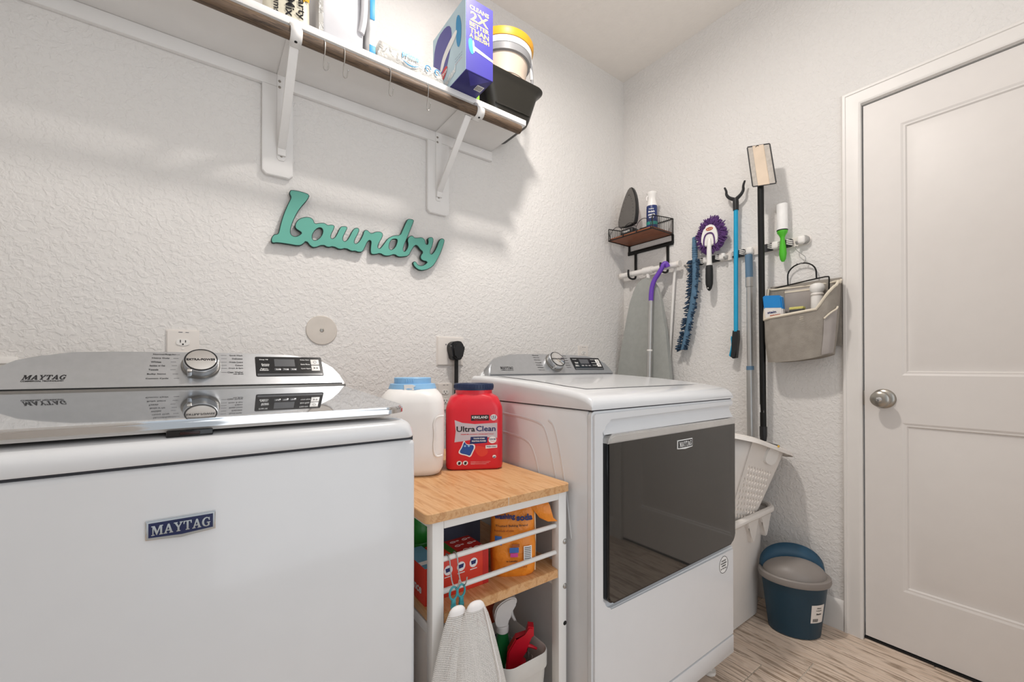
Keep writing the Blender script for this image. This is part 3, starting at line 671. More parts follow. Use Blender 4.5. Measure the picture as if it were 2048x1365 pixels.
# stands turned a little inside the left end of the shelf
f = Fr((.4095, .872, ZM), X3, Y3, Z3)
b = B(); b.box(.3765, .4190, .8160, .9280, ZM, .6140, .001); obj('carton', b, 'box_red', lbx)
b = B(); b.box(.3768, .4187, .8162, .9278, .6139, .6146); tpb = obj('top_print', b, 'box_bluegrey', lbx)
b = B(); b.box(.3768, .4187, .835, .850, .6146, .6149); obj('top_banner', b, 'print_white', tpb)
text('side_lettering', 'bounce', FRT(.3763, .872, .565), .08, .020, 'print_white', lbx, bold=.03, shear=.2)
text('front_lettering', 'b', FB(.3860, .8160, .556), .010, .018, 'print_white', lbx, bold=.04, shear=.2)
gb = thing('green_bottle', (.452, 1.02, ZM), 'green plastic bottle at the back of the cart shelf near washer', 'bottle')
f = Fr((.4485, 1.005, ZM), X3, Y3, Z3)
b = B(); b.lathe([(.030, 0), (.034, .006), (.034, .060), (.0325, .063), (.034, .066), (.034, .095), (.030, .106), (.0285, .110), (.0285, .135), (.026, .146), (.02, .158)], f, 28); obj('bottle', b, 'bottle_green', gb)
b = B(); b.lathe([(.017, .156), (.017, .172), (.014, .174)], f, 20); obj('cap', b, 'box_red_top', gb)
mat('box_slate', '66708a', .5); mat('box_slate_light', 'b4bac8', .5)
gx = thing('slate_box', (.54, 1.09, ZM), 'dark slate-blue flat carton standing at back of cart shelf', 'box')
b = B(); b.box(.490, .640, 1.02, 1.09, ZM, .692, .001); bx = obj('carton', b, 'box_slate', gx)
fr = FB(0, 1.02, 0)
text('carton_lettering', 'DISHWASHER', FB(.565, 1.02, .672), .13, .011, 'box_slate_light', bx, bold=.02)
text('carton_lettering', 'CLEANER', FB(.565, 1.02, .655), .11, .012, 'print_white', bx, bold=.02)
text('carton_lettering', 'START DISHES', FB(.590, 1.02, .612), .09, .009, 'box_slate_light', bx)
decal('carton_picture', [(.50, .620), (.63, .632), (.63, .646), (.50, .638)], 'box_slate_light', bx, .0003, fr)
# orange pouch of washing soda
mat('pouch_orange', 'ef8f2b', .32, var=.10, vscale=25, bump=(60, .25, .003)); mat('pouch_dark', 'a5561f', .4); mat('pouch_seam', 'f3e2c4', .4); mat('print_pink', 'd44a9a', .5); mat('print_blue', '3f6fb6', .5)
pg = thing('detergent_pouch', (.62, .83, ZM), 'crumpled orange foil pouch with barcode standing on the cart shelf', 'pouch')
rows_ = []
pa = R(-30)
f = Fr((.618, .835, ZM), rotz(pa) @ X3, rotz(pa) @ Y3, Z3)
NU = 40
for h, hw, hd, lean in ((0, .050, .030, 0), (.006, .053, .033, 0), (.03, .055, .035, 0), (.07, .055, .033, .001), (.11, .054, .027, .002), (.145, .054, .018, .003), (.165, .054, .010, .003), (.178, .054, .004, .002)):
    ring = []
    for i in range(NU):
        a = 2*math.pi*i/NU; ca, sa = math.cos(a), math.sin(a)
        x = hw*math.copysign(abs(ca)**.55, ca); y = hd*math.copysign(abs(sa)**.8, sa)
        y += .0025*math.sin(9*a+h*60)*(h > .01)*(1-abs(ca)); x += .0015*math.sin(h*110+a)
        ring.append(f(x, y+lean, h))
    rows_.append(ring)
b = B(); b.loft(rows_); pb = obj('pouch_body', b, 'pouch_orange', pg, 60)
b = B()
b.tube([f(.0535, -.010, .004), f(.0545, -.006, .04), f(.0555, -.004, .09), f(.0545, -.002, .14), f(.055, .002, .176)], .0016, 6); obj('side_seam', b, 'pouch_seam', pg)
# folded-over top corner
b = B(); b.grid([[f(.030, .002, .176), f(.050, .006, .184), f(.078, .010, .183)], [f(.040, -.006, .160), f(.062, -.010, .168), f(.092, -.004, .158)], [f(.056, -.010, .142), f(.074, -.016, .138), f(.100, -.008, .128)], [f(.066, -.004, .128), f(.086, -.010, .120), f(.112, -.004, .118)]]); bm_ = b
obj('folded_flap', b, 'pouch_orange', pg, 80)
def on_pouch(a, h):
    t_ = max(-.97, min(.97, a/.0545)); ca = abs(t_)**(1/.55); sa = math.sqrt(max(0, 1-ca*ca))
    tbl = [(0, .030), (.03, .035), (.07, .034), (.11, .028), (.145, .019), (.178, .005)]
    for (h0, d0), (h1, d1) in zip(tbl[:-1], tbl[1:]):
        if h0 <= h <= h1: hd = d0+(d1-d0)*(h-h0)/(h1-h0); break
    else: hd = .03
    return f(a, -hd*sa**.8-.0042, h)
text('pouch_lettering', 'washing', None, .050, .015, 'print_navy', pb, bold=.05, fn=lambda a, c: on_pouch(a-.022, c+.140))
text('pouch_lettering', 'soda', None, .040, .015, 'print_navy', pb, bold=.05, fn=lambda a, c: on_pouch(a+.026, c+.138))
text('pouch_lettering', 'Trusted Baking Brand', None, .078, .006, 'print_black', pb, bold=.02, fn=lambda a, c: on_pouch(a-.006, c+.120))
text('pouch_lettering', 'hundreds of uses', None, .046, .005, 'pouch_dark', pb, bold=.03, fn=lambda a, c: on_pouch(a-.024, c+.110))
text('pouch_lettering', 'in Laundry', None, .026, .005, 'print_black', pb, bold=.03, fn=lambda a, c: on_pouch(a-.006, c+.040))
text('pouch_lettering', 'NET WT. 2.6 LB (1.2kg)', None, .056, .006, 'pouch_dark', pb, bold=.03, fn=lambda a, c: on_pouch(a+.002, c+.025))
def patch(name, x0, x1, z0, z1, m, lift=0.):
    b = B(); b.grid([[on_pouch(x0+(x1-x0)*i/6, z0+(z1-z0)*j/4) - f.v*(.0006+lift) for i in range(7)] for j in range(5)]); return obj(name, b, m, pb, 0)
patch('barcode_panel', .022, .042, .038, .074, 'print_white')
for i in range(7): patch('barcode_bar', .024, .040, .044+i*.0042, .0464+i*.0042, 'print_grey', .0004)
patch('picture_stack', -.012, .010, .060, .072, 'print_blue'); patch('picture_stack', -.010, .008, .050, .059, 'print_pink'); patch('picture_stack', -.006, .012, .073, .080, 'pouch_dark'); patch('picture_drop', -.046, -.030, .078, .098, 'print_blue')
# ---------------------------------------------------------------- low basket with spray bottles
mat('basket_grey', 'd5d1cb', .5); mat('spray_green', '136b35', .3); mat('spray_red', 'd0172c', .35); mat('spray_white', 'e4e0dc', .4); mat('bottle_orange', 'b5481f', .35)
BX0, BX1, BY0, BY1, BZ0, BZ1 = .566, .708, .792, 1.02, .1365, .330
bk = thing('storage_basket', ((BX0+BX1)/2, (BY0+BY1)/2, BZ0), 'light grey ribbed plastic basket holding spray bottles on lowest cart shelf', 'basket')
f = Fr(((BX0+BX1)/2, (BY0+BY1)/2, BZ0), X3, Y3, Z3); hx, hy, hh = (BX1-BX0)/2, (BY1-BY0)/2, BZ1-BZ0
b = B(); stack(b, f, [(.000, hx-.018, hy-.018, .02), (.003, hx-.015, hy-.015, .022), (hh*.80, hx-.004, hy-.004, .028), (hh*.802, hx-.001, hy-.001, .028), (hh-.003, hx, hy, .030), (hh, hx-.0015, hy-.0015, .03), (hh-.003, hx-.004, hy-.004, .028), (hh*.8, hx-.007, hy-.007, .026), (.006, hx-.019, hy-.019, .02)], 6, True, True); bko = obj('tub', b, 'basket_grey', bk, 40)
for i in range(11):
    y = -.075+.015*i
    b = B(); b.fbox(Fr(f(hx-.0085, y, hh*.62), X3, Y3, Z3), .0022, .006, .050, .0008); obj('rib', b, 'basket_grey', bko)
    b = B(); b.fbox(Fr(f(-hx+.0052, y, hh*.40), X3, Y3, Z3), .0022, .004, .09, .0008); obj('rib', b, 'basket_grey', bko)
def trigger_head(b, f):
    pr = [(-.014, 0), (.014, 0), (.015, .012), (.020, .030), (.034, .050), (.040, .062), (.036, .072), (.018, .074), (-.012, .060), (-.022, .040), (-.020, .016)]
    b.prism(smooth_closed(pr, 1), f, -.012, .012, .003)
sg = thing('spray_bottle', (.640, .90, BZ0+.006), 'green spray bottle with pale grey trigger head in the grey basket', 'spray bottle')
f = Fr((.636, .905, BZ0+.006), rotz(R(-20)) @ X3, rotz(R(-20)) @ Y3, Z3)
b = B(); stack(b, f, [(0, .030, .020, .012), (.006, .034, .024, .014), (.10, .033, .023, .014), (.14, .028, .020, .014), (.17, .018, .016, .012), (.205, .014, .013, .012)], 6); obj('bottle', b, 'spray_green', sg)
b = B(); b.lathe([(.016, .203), (.0165, .206), (.0165, .218), (.014, .220)], f, 24); obj('collar', b, 'spray_white', sg)
b = B(); trigger_head(b, Fr(f(-.002, 0, .218), f.u, Z3)); th = obj('trigger_head', b, 'spray_white', sg)
b = B(); b.tube(smooth_open([f(.018, 0, .265), f(.026, 0, .252), f(.026, 0, .240), f(.034, 0, .226)], 1), .0035, 8); obj('trigger', b, 'spray_white', th)
b = B(); b.prism([(-.012, 0), (.012, 0), (0, .055)], Fr(f(.012, -.024, .12), f.u, Z3, -f.v), -.001, .0012); obj('label', b, 'print_white', sg)
sr = thing('spray_bottle', (.660, .86, BZ0+.006), 'bright red angular trigger sprayer leaning at the front of grey basket', 'spray bottle')
f = Fr((.655, .850, BZ0+.006), rotz(R(-35)) @ X3, rotz(R(-35)) @ Y3, Z3)
b = B(); stack(b, f, [(0, .024, .018, .010), (.10, .024, .018, .010), (.13, .016, .014, .010), (.15, .012, .012, .010)], 5); obj('bottle', b, 'spray_red', sr)
b = B(); b.prism([(-.040, -.016), (-.018, -.022), (-.006, .000), (.014, .030), (.020, .062), (.030, .066), (.030, .088), (.016, .090), (.010, .068), (-.016, .060), (-.036, .026)], Fr(f(.002, 0, .150), f.u, Z3), -.012, .012, .003); th = obj('trigger_head', b, 'spray_red', sr)
b = B(); b.tube([f(.010, 0, .190), f(.028, 0, .184), f(.040, 0, .178)], [.006, .004, .003], 8); obj('trigger', b, 'spray_red', th)
so = thing('cleaner_bottle', (.635, .975, BZ0+.006), 'large orange and white cleaner bottle behind the green sprayer', 'bottle')
f = Fr((.632, .972, BZ0+.006), X3, Y3, Z3)
b = B(); stack(b, f, [(0, .034, .022, .014), (.006, .038, .026, .016), (.19, .038, .026, .018), (.22, .034, .024, .018), (.25, .024, .018, .016), (.27, .016, .014, .012)], 6); obj('bottle', b, 'spray_white', so)
b = B(); stack(b, f, [(.205, .0385, .0265, .018), (.225, .0350, .0250, .018), (.252, .0250, .0190, .016), (.272, .018, .016, .012), (.315, .014, .014, .012)], 6); obj('orange_cap', b, 'bottle_orange', so)
b = B(); b.fbox(Fr(f(0, -.0265, .165), X3, Z3, -Y3), .062, .012, .001); obj('label_band', b, 'print_navy', so)
mat('panel_grey', 'bdb9b5', .6)
wp = thing('white_canister', (.52, 1.16, .136), 'pale grey square storage bin at the rear of the lowest cart shelf', 'bin')
b = B(); b.box(.432, .585, 1.10, 1.29, .136, .470, .006, 2); obj('body', b, 'panel_grey', wp); b = B(); b.box(.428, .589, 1.096, 1.294, .462, .486, .005, 2); obj('lid', b, 'black_matte', wp)
bb = thing('blue_cap_jug', (.43, 1.0, .136), 'cream jug with blue band low on cart beside the washer', 'jug')
f = Fr((.442, .985, .1365), X3, Y3, Z3)
b = B(); stack(b, f, [(0, .03, .05, .02), (.10, .036, .058, .02), (.22, .036, .058, .02), (.27, .03, .045, .02), (.30, .018, .02, .015)], 5); obj('bottle', b, 'warm_white_plastic', bb)
b = B(); stack(b, f, [(.105, .0368, .0588, .02), (.150, .0368, .0588, .02)], 5); obj('band', b, 'print_blue', bb)
# ---------------------------------------------------------------- mesh laundry bags hanging from the lower rod
net('net_white', 'efece8', 300., .30); mat('net_hem', 'efeceb', .7); mat('clip_teal', '3f9aa3', .4); mat('hook_steel', 'c3c4c4', .25, metal=.9)
def bag(name, label, top, rad, hgt, x, y, pleats, tw):
    t = thing(name, (x, y, top-hgt), label, 'laundry bag')
    bm = bmesh.new(); uvl = bm.loops.layers.uv.new('UVMap'); n = 56; lev = 16; vs = []
    for j in range(lev+1):
        h = j/lev; ring = []
        for i in range(n):
            a = 2*math.pi*i/n
            r = rad*(.17+.83*h**.75)*(1+.16*h*math.sin(pleats*a+tw)+.05*math.sin(3*a))
            ring.append(bm.verts.new((x+r*math.cos(a), y+r*.42*math.sin(a), top-hgt*h)))
        vs.append(ring)
    for j in range(lev):
        for i in range(n):
            fc_ = bm.faces.new([vs[j][i], vs[j][(i+1) % n], vs[j+1][(i+1) % n], vs[j+1][i]])
            for l, (uu, vv) in zip(fc_.loops, ((i, j), (i+1, j), (i+1, j+1), (i, j+1))): l[uvl].uv = (uu/n*.5, vv/lev*.42)
    w_ = B(); w_.bm.free(); w_.bm = bm
    obj('net_fabric', w_, 'net_white', t, 70)
    b = B(); b.lathe([(.0006, .009), (rad*.07, .008), (rad*.12, .006), (rad*.165, .001), (rad*.185, -.006)][::-1], Fr((x, y, top), X3, Y3, Z3), 24, 1, .5, False, True); obj('gathered_neck', b, 'net_hem', t)
    b = B(); b.tube([(x+rad*.12, y-rad*.105, top-.004), (x+rad*.35, y-rad*.25, top-hgt*.35), (x+rad*.52, y-rad*.40, top-hgt*.99)], .0016, 6); obj('seam_tape', b, 'net_hem', t)
    return t
bag('mesh_laundry_bag', 'white mesh laundry bag hanging in front, nearest the cart basket', .556, .110, .385, .446, .728, 5, .5)
bag('mesh_laundry_bag', 'white mesh laundry bag hanging beside the washer front edge', .551, .102, .405, .412, .742, 4, 2.0)
for x, y, lb_ in ((.4120, .781, 'wire hook with teal clip on cart rod, nearer the washer'), (.4300, .781, 'wire hook with teal clip on cart rod, nearer the red box')):
    t = thing('clip_hook', (x, .77, .50), lb_, 'hook')
    b = B(); b.tube(smooth_open([(x, .792, .632), (x, .792, .645), (x, .784, .6485), (x, .776, .645), (x, .772, .630), (x, .768, .606), (x+.003, .765, .590), (x+.006, .758, .586), (x+.008, .752, .593), (x+.009, .750, .606)], 2), .0014, 8); obj('wire', b, 'hook_steel', t)
    f = FB(x+.001, .760, .577)
    b = B(); b.tube([f(.0085*math.cos(R(a)), .0125*math.sin(R(a)), 0) for a in range(0, 360, 20)], .0022, 8, True); obj('ring', b, 'clip_teal', t)
    b = B(); b.fbox(Fr(f(0, -.018, 0), f.u, f.v, f.w), .009, .013, .007, .002); b.fbox(Fr(f(0, -.027, 0), f.u, f.v, f.w), .011, .011, .009, .003); obj('clip', b, 'clip_teal', t)
# ================================================================ back wall
SIGN_OUT = [(0.2463, 1.6454), (0.2774, 1.6471), (0.306, 1.6428), (0.2992, 1.6227), (0.2795, 1.5942), (0.2658, 1.5695), (0.2535, 1.5389), (0.2459, 1.5116), (0.2448, 1.4943), (0.2514, 1.4869), (0.2622, 1.4868), (0.2739, 1.4954), (0.2797, 1.503), (0.2699, 1.5085), (0.2613, 1.5125), (0.2574, 1.5225), (0.262, 1.5385), (0.2737, 1.5526), (0.2914, 1.5611), (0.3074, 1.5632), (0.3175, 1.5565), (0.3216, 1.5432), (0.338, 1.5496), (0.3546, 1.553), (0.3651, 1.5462), (0.3757, 1.5514), (0.3876, 1.5507), (0.3885, 1.5418), (0.3758, 1.5122), (0.3758, 1.5018), (0.3822, 1.5012), (0.3929, 1.5131), (0.4058, 1.5452), (0.4123, 1.5524), (0.4277, 1.5555), (0.4343, 1.5508), (0.4277, 1.5357), (0.4168, 1.5107), (0.4181, 1.5004), (0.4256, 1.4985), (0.4366, 1.512), (0.4522, 1.5473), (0.4613, 1.5561), (0.4726, 1.5583), (0.4772, 1.5498), (0.4704, 1.5321), (0.4591, 1.5091), (0.4582, 1.4982), (0.4659, 1.4977), (0.4773, 1.51), (0.4888, 1.5332), (0.4934, 1.553), (0.5051, 1.5576), (0.5145, 1.5499), (0.5216, 1.5465), (0.5383, 1.5568), (0.5552, 1.56), (0.5664, 1.5549), (0.565, 1.5401), (0.5504, 1.5134), (0.5456, 1.4981), (0.5505, 1.4932), (0.5577, 1.4977), (0.5724, 1.5196), (0.5872, 1.5418), (0.6098, 1.5557), (0.6353, 1.5605), (0.6456, 1.5848), (0.6638, 1.6285), (0.6717, 1.6341), (0.6946, 1.6349), (0.6914, 1.6215), (0.6639, 1.5532), (0.6483, 1.513), (0.6493, 1.4997), (0.6561, 1.4993), (0.6666, 1.5161), (0.6692, 1.5316), (0.665, 1.5459), (0.6718, 1.5622), (0.6877, 1.5702), (0.6958, 1.5616), (0.7093, 1.564), (0.7284, 1.5701), (0.7422, 1.5623), (0.745, 1.5447), (0.7533, 1.5436), (0.7572, 1.5546), (0.7533, 1.5669), (0.7617, 1.5762), (0.7758, 1.5788), (0.7815, 1.5694), (0.7759, 1.5423), (0.7646, 1.517), (0.7674, 1.5055), (0.7787, 1.5115), (0.793, 1.5347), (0.8074, 1.574), (0.819, 1.5824), (0.8319, 1.5795), (0.8308, 1.5649), (0.8162, 1.5227), (0.7959, 1.4827), (0.776, 1.4537), (0.7479, 1.4368), (0.7203, 1.4305), (0.6986, 1.4403), (0.6879, 1.4564), (0.6948, 1.4666), (0.704, 1.4639), (0.7121, 1.4523), (0.7285, 1.4521), (0.7451, 1.4622), (0.7534, 1.4722), (0.7312, 1.4731), (0.7214, 1.4818), (0.723, 1.4948), (0.734, 1.5094), (0.7202, 1.5174), (0.7093, 1.5309), (0.6985, 1.5316), (0.6825, 1.5061), (0.6719, 1.4833), (0.6483, 1.4756), (0.6277, 1.4724), (0.6124, 1.4809), (0.5923, 1.4708), (0.5725, 1.4677), (0.5554, 1.4756), (0.5385, 1.4681), (0.5218, 1.4655), (0.517, 1.4766), (0.5184, 1.4983), (0.5207, 1.5153), (0.5146, 1.519), (0.5061, 1.5104), (0.4982, 1.4901), (0.4889, 1.4697), (0.4728, 1.4657), (0.4615, 1.469), (0.4479, 1.4654), (0.4279, 1.4736), (0.406, 1.4645), (0.3844, 1.4731), (0.3653, 1.4654), (0.3486, 1.4728), (0.3219, 1.4567), (0.3077, 1.4601), (0.2944, 1.4774), (0.2838, 1.4625), (0.2701, 1.455), (0.2392, 1.4557), (0.2054, 1.4553), (0.1907, 1.4506), (0.1863, 1.4582), (0.1878, 1.471), (0.195, 1.482), (0.2053, 1.4847), (0.209, 1.4918), (0.2145, 1.5224), (0.2238, 1.5582), (0.235, 1.5905), (0.2445, 1.6141), (0.2456, 1.6208), (0.2406, 1.6303), (0.2417, 1.6383)]
SIGN_A = [(0.3137, 1.4897), (0.3144, 1.503), (0.3217, 1.5176), (0.3319, 1.5293), (0.343, 1.5328), (0.3484, 1.525), (0.3464, 1.5112), (0.3381, 1.4963), (0.3259, 1.4853), (0.3177, 1.4838)]
SIGN_D = [(0.5898, 1.5031), (0.5922, 1.5207), (0.6012, 1.537), (0.6148, 1.5419), (0.624, 1.541), (0.6225, 1.5284), (0.6149, 1.5098), (0.6023, 1.4979), (0.5948, 1.4966)]
sgn = thing('laundry_sign', (.52, 1.62, 1.40), 'teal cut-out wall sign reading Laundry on the back wall', 'sign')
spl = [smooth_closed(SIGN_OUT, 1), smooth_closed(SIGN_A, 1), smooth_closed(SIGN_D, 1)]
fs = FB(0, 1.618, 0)
# the plaque body with its dark painted edge, the teal face a little inside it
b = from_mesh(shape2d(spl, ext=.0055), fs); bd = obj('plaque', b, 'sign_edge', sgn, 30)
me = shape2d(spl, ext=.0008, offset=-.0022)
b = from_mesh(me, Fr((0, 1.6122, 0), X3, Z3, -Y3)); obj('painted_face', b, 'sign_teal', sgn, 30)
for x, z in ((.24, 1.50), (.78, 1.47)):
    b = B(); b.cyl((x, 1.6235, z), (x, 1.635, z), .006, n=10); obj('standoff', b, 'sign_edge', sgn)
def receptacle(par, f, sc=1.):
    b = B(); b.prism(smooth_closed([(-.014, -.010), (.014, -.010), (.017, 0), (.014, .010), (-.014, .010), (-.017, 0)], 2), f, 0, .002, .0006); r_ = obj('receptacle', b, 'white_plastic', par)
    b = B(); b.fbox(Fr(f(-.0062, .003, .0018), f.u, f.v, f.w), .0022, .0085, .001); obj('slot', b, 'dark_slot', r_)
    b = B(); b.fbox(Fr(f(.0062, .003, .0018), f.u, f.v, f.w), .0022, .0070, .001); obj('slot', b, 'dark_slot', r_)
    b = B(); b.lathe([(.0024, .0014), (.0024, .0023)], Fr(f(0, -.0060), f.u, f.v, f.w), 12); obj('ground_hole', b, 'dark_slot', r_)
def outlet(x, z, label, hw=.036, hh=.058):
    t = thing('wall_outlet', (x, 1.63, z-hh), label, 'outlet', 'duplex wall outlets')
    f = FB(x, YB, z)
    b = B(); b.prism([(-hw, -hh), (hw, -hh), (hw, hh), (-hw, hh)], f, 0, .006, .003); obj('cover_plate', b, 'warm_white_plastic', t)
    for dz in (.0195, -.0195): receptacle(t, Fr(f(0, dz, .006), f.u, f.v, f.w))
    b = B(); b.fbox(Fr(f(-.006, hh-.008, .0062), f.u, f.v, f.w), .010, .002, .0006); b.fbox(Fr(f(.010, hh-.008, .0062), f.u, f.v, f.w), .008, .002, .0006); obj('rating_mark', b, 'print_grey', t, 0)['kind'] = 'stuff'
    b = B(); b.lathe([(.003, .006), (.003, .0072)], f, 12); obj('screw', b, 'white_plastic', t)
    return t
outlet(-.045, 1.0915, 'white wall outlet directly above the washer dial', .040)
outlet(1.690, 1.094, 'white wall outlet just above the dryer control panel', .038)
outlet(.8450, .908, 'white wall outlet partly hidden behind the red tub', .036)
t = thing('range_outlet', (.869, 1.63, 1.04), 'large square white outlet plate with black dryer plug', 'outlet')
f = FB(.8695, YB, 1.1045)
b = B(); b.prism([(-.0645, -.0625), (.0645, -.0625), (.0645, .0625), (-.0645, .0625)], f, 0, .007, .004); pl_ = obj('cover_plate', b, 'warm_white_plastic', t)
b = B(); b.lathe([(.003, .007), (.003, .0080)], Fr(f(-.022, .028), f.u, f.v, f.w), 10); obj('screw', b, 'print_grey', t)
pt = thing('power_plug', (.885, 1.60, .93), 'black angled dryer plug and thick cord in square outlet', 'plug')
fp = Fr((.884, YB-.007, 1.100), X3, Z3, -Y3)
b = B(); b.prism(smooth_closed([(-.022, -.035), (.022, -.035), (.026, -.01), (.034, .015), (.030, .036), (.012, .047), (-.012, .047), (-.030, .036), (-.034, .015), (-.026, -.01)], 2), fp, .001, .040, .007); obj('plug_body', b, 'black_plastic', pt)
b = B(); b.prism(smooth_closed([(-.016, -.033), (.016, -.033), (.022, .0), (.024, .026), (.010, .040), (-.010, .040), (-.024, .026), (-.022, .0)], 2), fp, .039, .050, .005); obj('plug_cap', b, 'black_plastic', pt)
b = B(); b.tube(smooth_open([fp(.002, -.03, .022), fp(.002, -.08, .022), fp(.000, -.16, .024), fp(-.002, -.26, .024), fp(.01, -.5, .03), fp(.03, -.82, .05), fp(.08, -1.04, .06)], 2), .0085, 10); obj('cord', b, 'black_matte', pt)
t = thing('round_cover', (.350, 1.63, 1.116), 'round beige metal cover plate with centre screw on wall', 'cover plate')
f = FB(.350, YB, 1.1685)
b = B(); b.lathe([(.0525, 0), (.0525, .0025), (.051, .0036), (.02, .0042)], f, 48); obj('disc', b, 'beige_plate', t)
b = B(); b.lathe([(.0070, .0040), (.0070, .0052), (.0045, .0062)], f, 20); sc_ = obj('screw', b, 'brushed_nickel', t)
b = B(); b.fbox(Fr(f(0, 0, .0064), f.u, f.v, f.w), .007, .0014, .0006); obj('screw_slot', b, 'dark_slot', sc_)
t = thing('supply_box', (-.47, 1.63, .86), 'white plastic washer supply box on the wall behind the washer', 'supply box')
f = FB(-.475, YB, .965)
b = B(); b.loft([[f(p[0]*a, p[1]*c, d) for p in ((-1, -1), (1, -1), (1, 1), (-1, 1))] for a, c, d in ((.095, .097, 0), (.095, .097, .008), (.090, .092, .010), (.078, .080, .010), (.074, .076, .0005))]); obj('frame', b, 'white_plastic', t)
b = B(); b.tube([f(.035, -.03, .002), f(.035, -.03, .035), f(.035, -.09, .045)], .010, 10); obj('hose', b, 'black_matte', t)
# ================================================================ long shelf
ZS0, ZS1, YS = 2.030, 2.052, 1.358
sh = thing('wall_shelf', (.25, 1.5, 1.68), 'long white wall shelf with brown wooden hanging rod on brackets', 'shelf')
XS1 = 1.0745
b = B(); b.box(XL+.002, XS1, YS, YB-.001, ZS0, ZS1, .0025); obj('shelf_board', b, 'shelf_paint', sh)
b = B(); b.box(XL+.002, XS1+.004, 1.617, YB-.001, 1.9875, ZS0-.0005, .001); obj('wall_cleat', b, 'shelf_paint', sh)
RY, RZ, RR = 1.349, 1.9955, .0172
b = B(); b.cyl((XL+.002, RY, RZ), (1.030, RY, RZ), RR, n=24); obj('hanging_rod', b, 'rod_wood', sh)
b = B(); b.lathe([(RR, 0), (RR*.92, .004), (RR*.5, .006)], Fr((1.030, RY, RZ), Y3, Z3, X3), 24); obj('rod_end', b, 'rod_wood', sh)
for x, bx0, bx1 in ((.2165, .1600, .2525), (.8050, .7560, .8560)):
    fb = FB(0, 1.634, 0); c = .012
    b = B(); b.prism([(bx0, 1.988), (bx0, 1.683+c), (bx0+c, 1.683), (bx1-c, 1.683), (bx1, 1.683+c), (bx1, 1.988)], fb, 0, .017, .002); bp = obj('bracket_board', b, 'shelf_paint', sh)
    br = []
    b = B(); b.prism([(x-.0135, 1.775), (x-.0135, 1.745), (x-.008, 1.737), (x+.008, 1.737), (x+.0135, 1.745), (x+.0135, 2.028), (x-.0135, 2.028)], FB(0, 1.617, 0), 0, .004, .001); bk_ = obj('bracket', b, 'shelf_paint', sh)
    b = B(); b.box(x-.0135, x+.0135, YS+.012, 1.616, ZS0-.0045, ZS0-.0005, .001); obj('bracket_arm', b, 'shelf_paint', bk_)
    # diagonal channel strut from the wall foot out to the rod
    p0, p1 = Vector((x, 1.606, 1.775)), Vector((x, RY+.020, RZ-.012)); d = (p1-p0).normalized()
    b = B(); b.fbox(Fr((p0+p1)/2, X3, d), .025, (p1-p0).length, .010, .002); b.fbox(Fr((x, 1.6085, 1.768), X3, Z3), .025, .034, .012, .002); obj('strut', b, 'shelf_paint', bk_)
    # flat strap that carries the rod
    xs = x if x < .5 else .838
    b = B(); pts = []
    for i in range(15):
        a = R(100+190*i/14); pts.append((RY+(RR+.0015)*math.cos(a), RZ+(RR+.0015)*math.sin(a)))
    pts = [(RY+.012, ZS0-.001), (RY+.001, ZS0-.0025)]+pts+[(RY+.016, RZ-RR-.004), (RY+.03, RZ-RR+.002)]
    b.loft([[(xs-.0155, p[0], p[1]) for p in pts], [(xs+.0155, p[0], p[1]) for p in pts]], False)
    me_ = b; so_ = obj('rod_strap', b, 'shelf_paint', bk_); md = so_.modifiers.new('thick', 'SOLIDIFY'); md.thickness = .0022; md.offset = 1
    b = B(); b.lathe([(.0042, 0), (.0042, .0015)], Fr((xs, RY-.004, RZ-RR-.0030), X3, -Y3, -Z3), 12); obj('screw', b, 'dark_slot', bk_)
    for z in (1.752, 1.985, 2.005):
        b = B(); b.lathe([(.0045, 0), (.0035, .0018)], FB(x-(.0 if z < 1.9 else .006), 1.6128, z), 12); s_ = obj('screw', b, 'brushed_nickel', bk_)
# ---------------------------------------------------------------- S hooks on the rod
hk = thing('s_hook', (.2924, 1.345, 1.95), '', 'hook', 'steel hooks on the hanging rod')
x = .2924
b = B(); q = [(x, RY+.020, RZ-.004)]+[(x, RY+(RR+.002)*math.cos(R(a)), RZ+(RR+.002)*math.sin(R(a))) for a in range(20, 200, 20)]+[(x, RY-.0195, RZ-.02), (x-.002, RY-.016, RZ-.045), (x-.003, RY-.014, RZ-.062), (x-.002, RY-.010, RZ-.070), (x+.003, RY-.008, RZ-.073), (x+.009, RY-.008, RZ-.069), (x+.011, RY-.010, RZ-.060), (x+.0115, RY-.012, RZ-.050)]
b.tube(smooth_open(q, 1), .0016, 8); obj('wire', b, 'steel', hk)
b = B(); b.cyl((x+.0115, RY-.012, RZ-.050), (x+.0116, RY-.0122, RZ-.047), .0022, n=10); obj('tip', b, 'hook_steel', hk)
labs = ['steel hook on the rod nearest the left shelf bracket', 'second steel hook on the rod from the left bracket', 'third steel hook on the rod from the left bracket', 'steel hook on the rod under the purple box, rightmost of four']
hk['label'] = labs[0]
for xx, l_ in zip((.3484, .4914, .6241), labs[1:]): copy_tree(hk, (xx-.2924, 0, 0), l_)
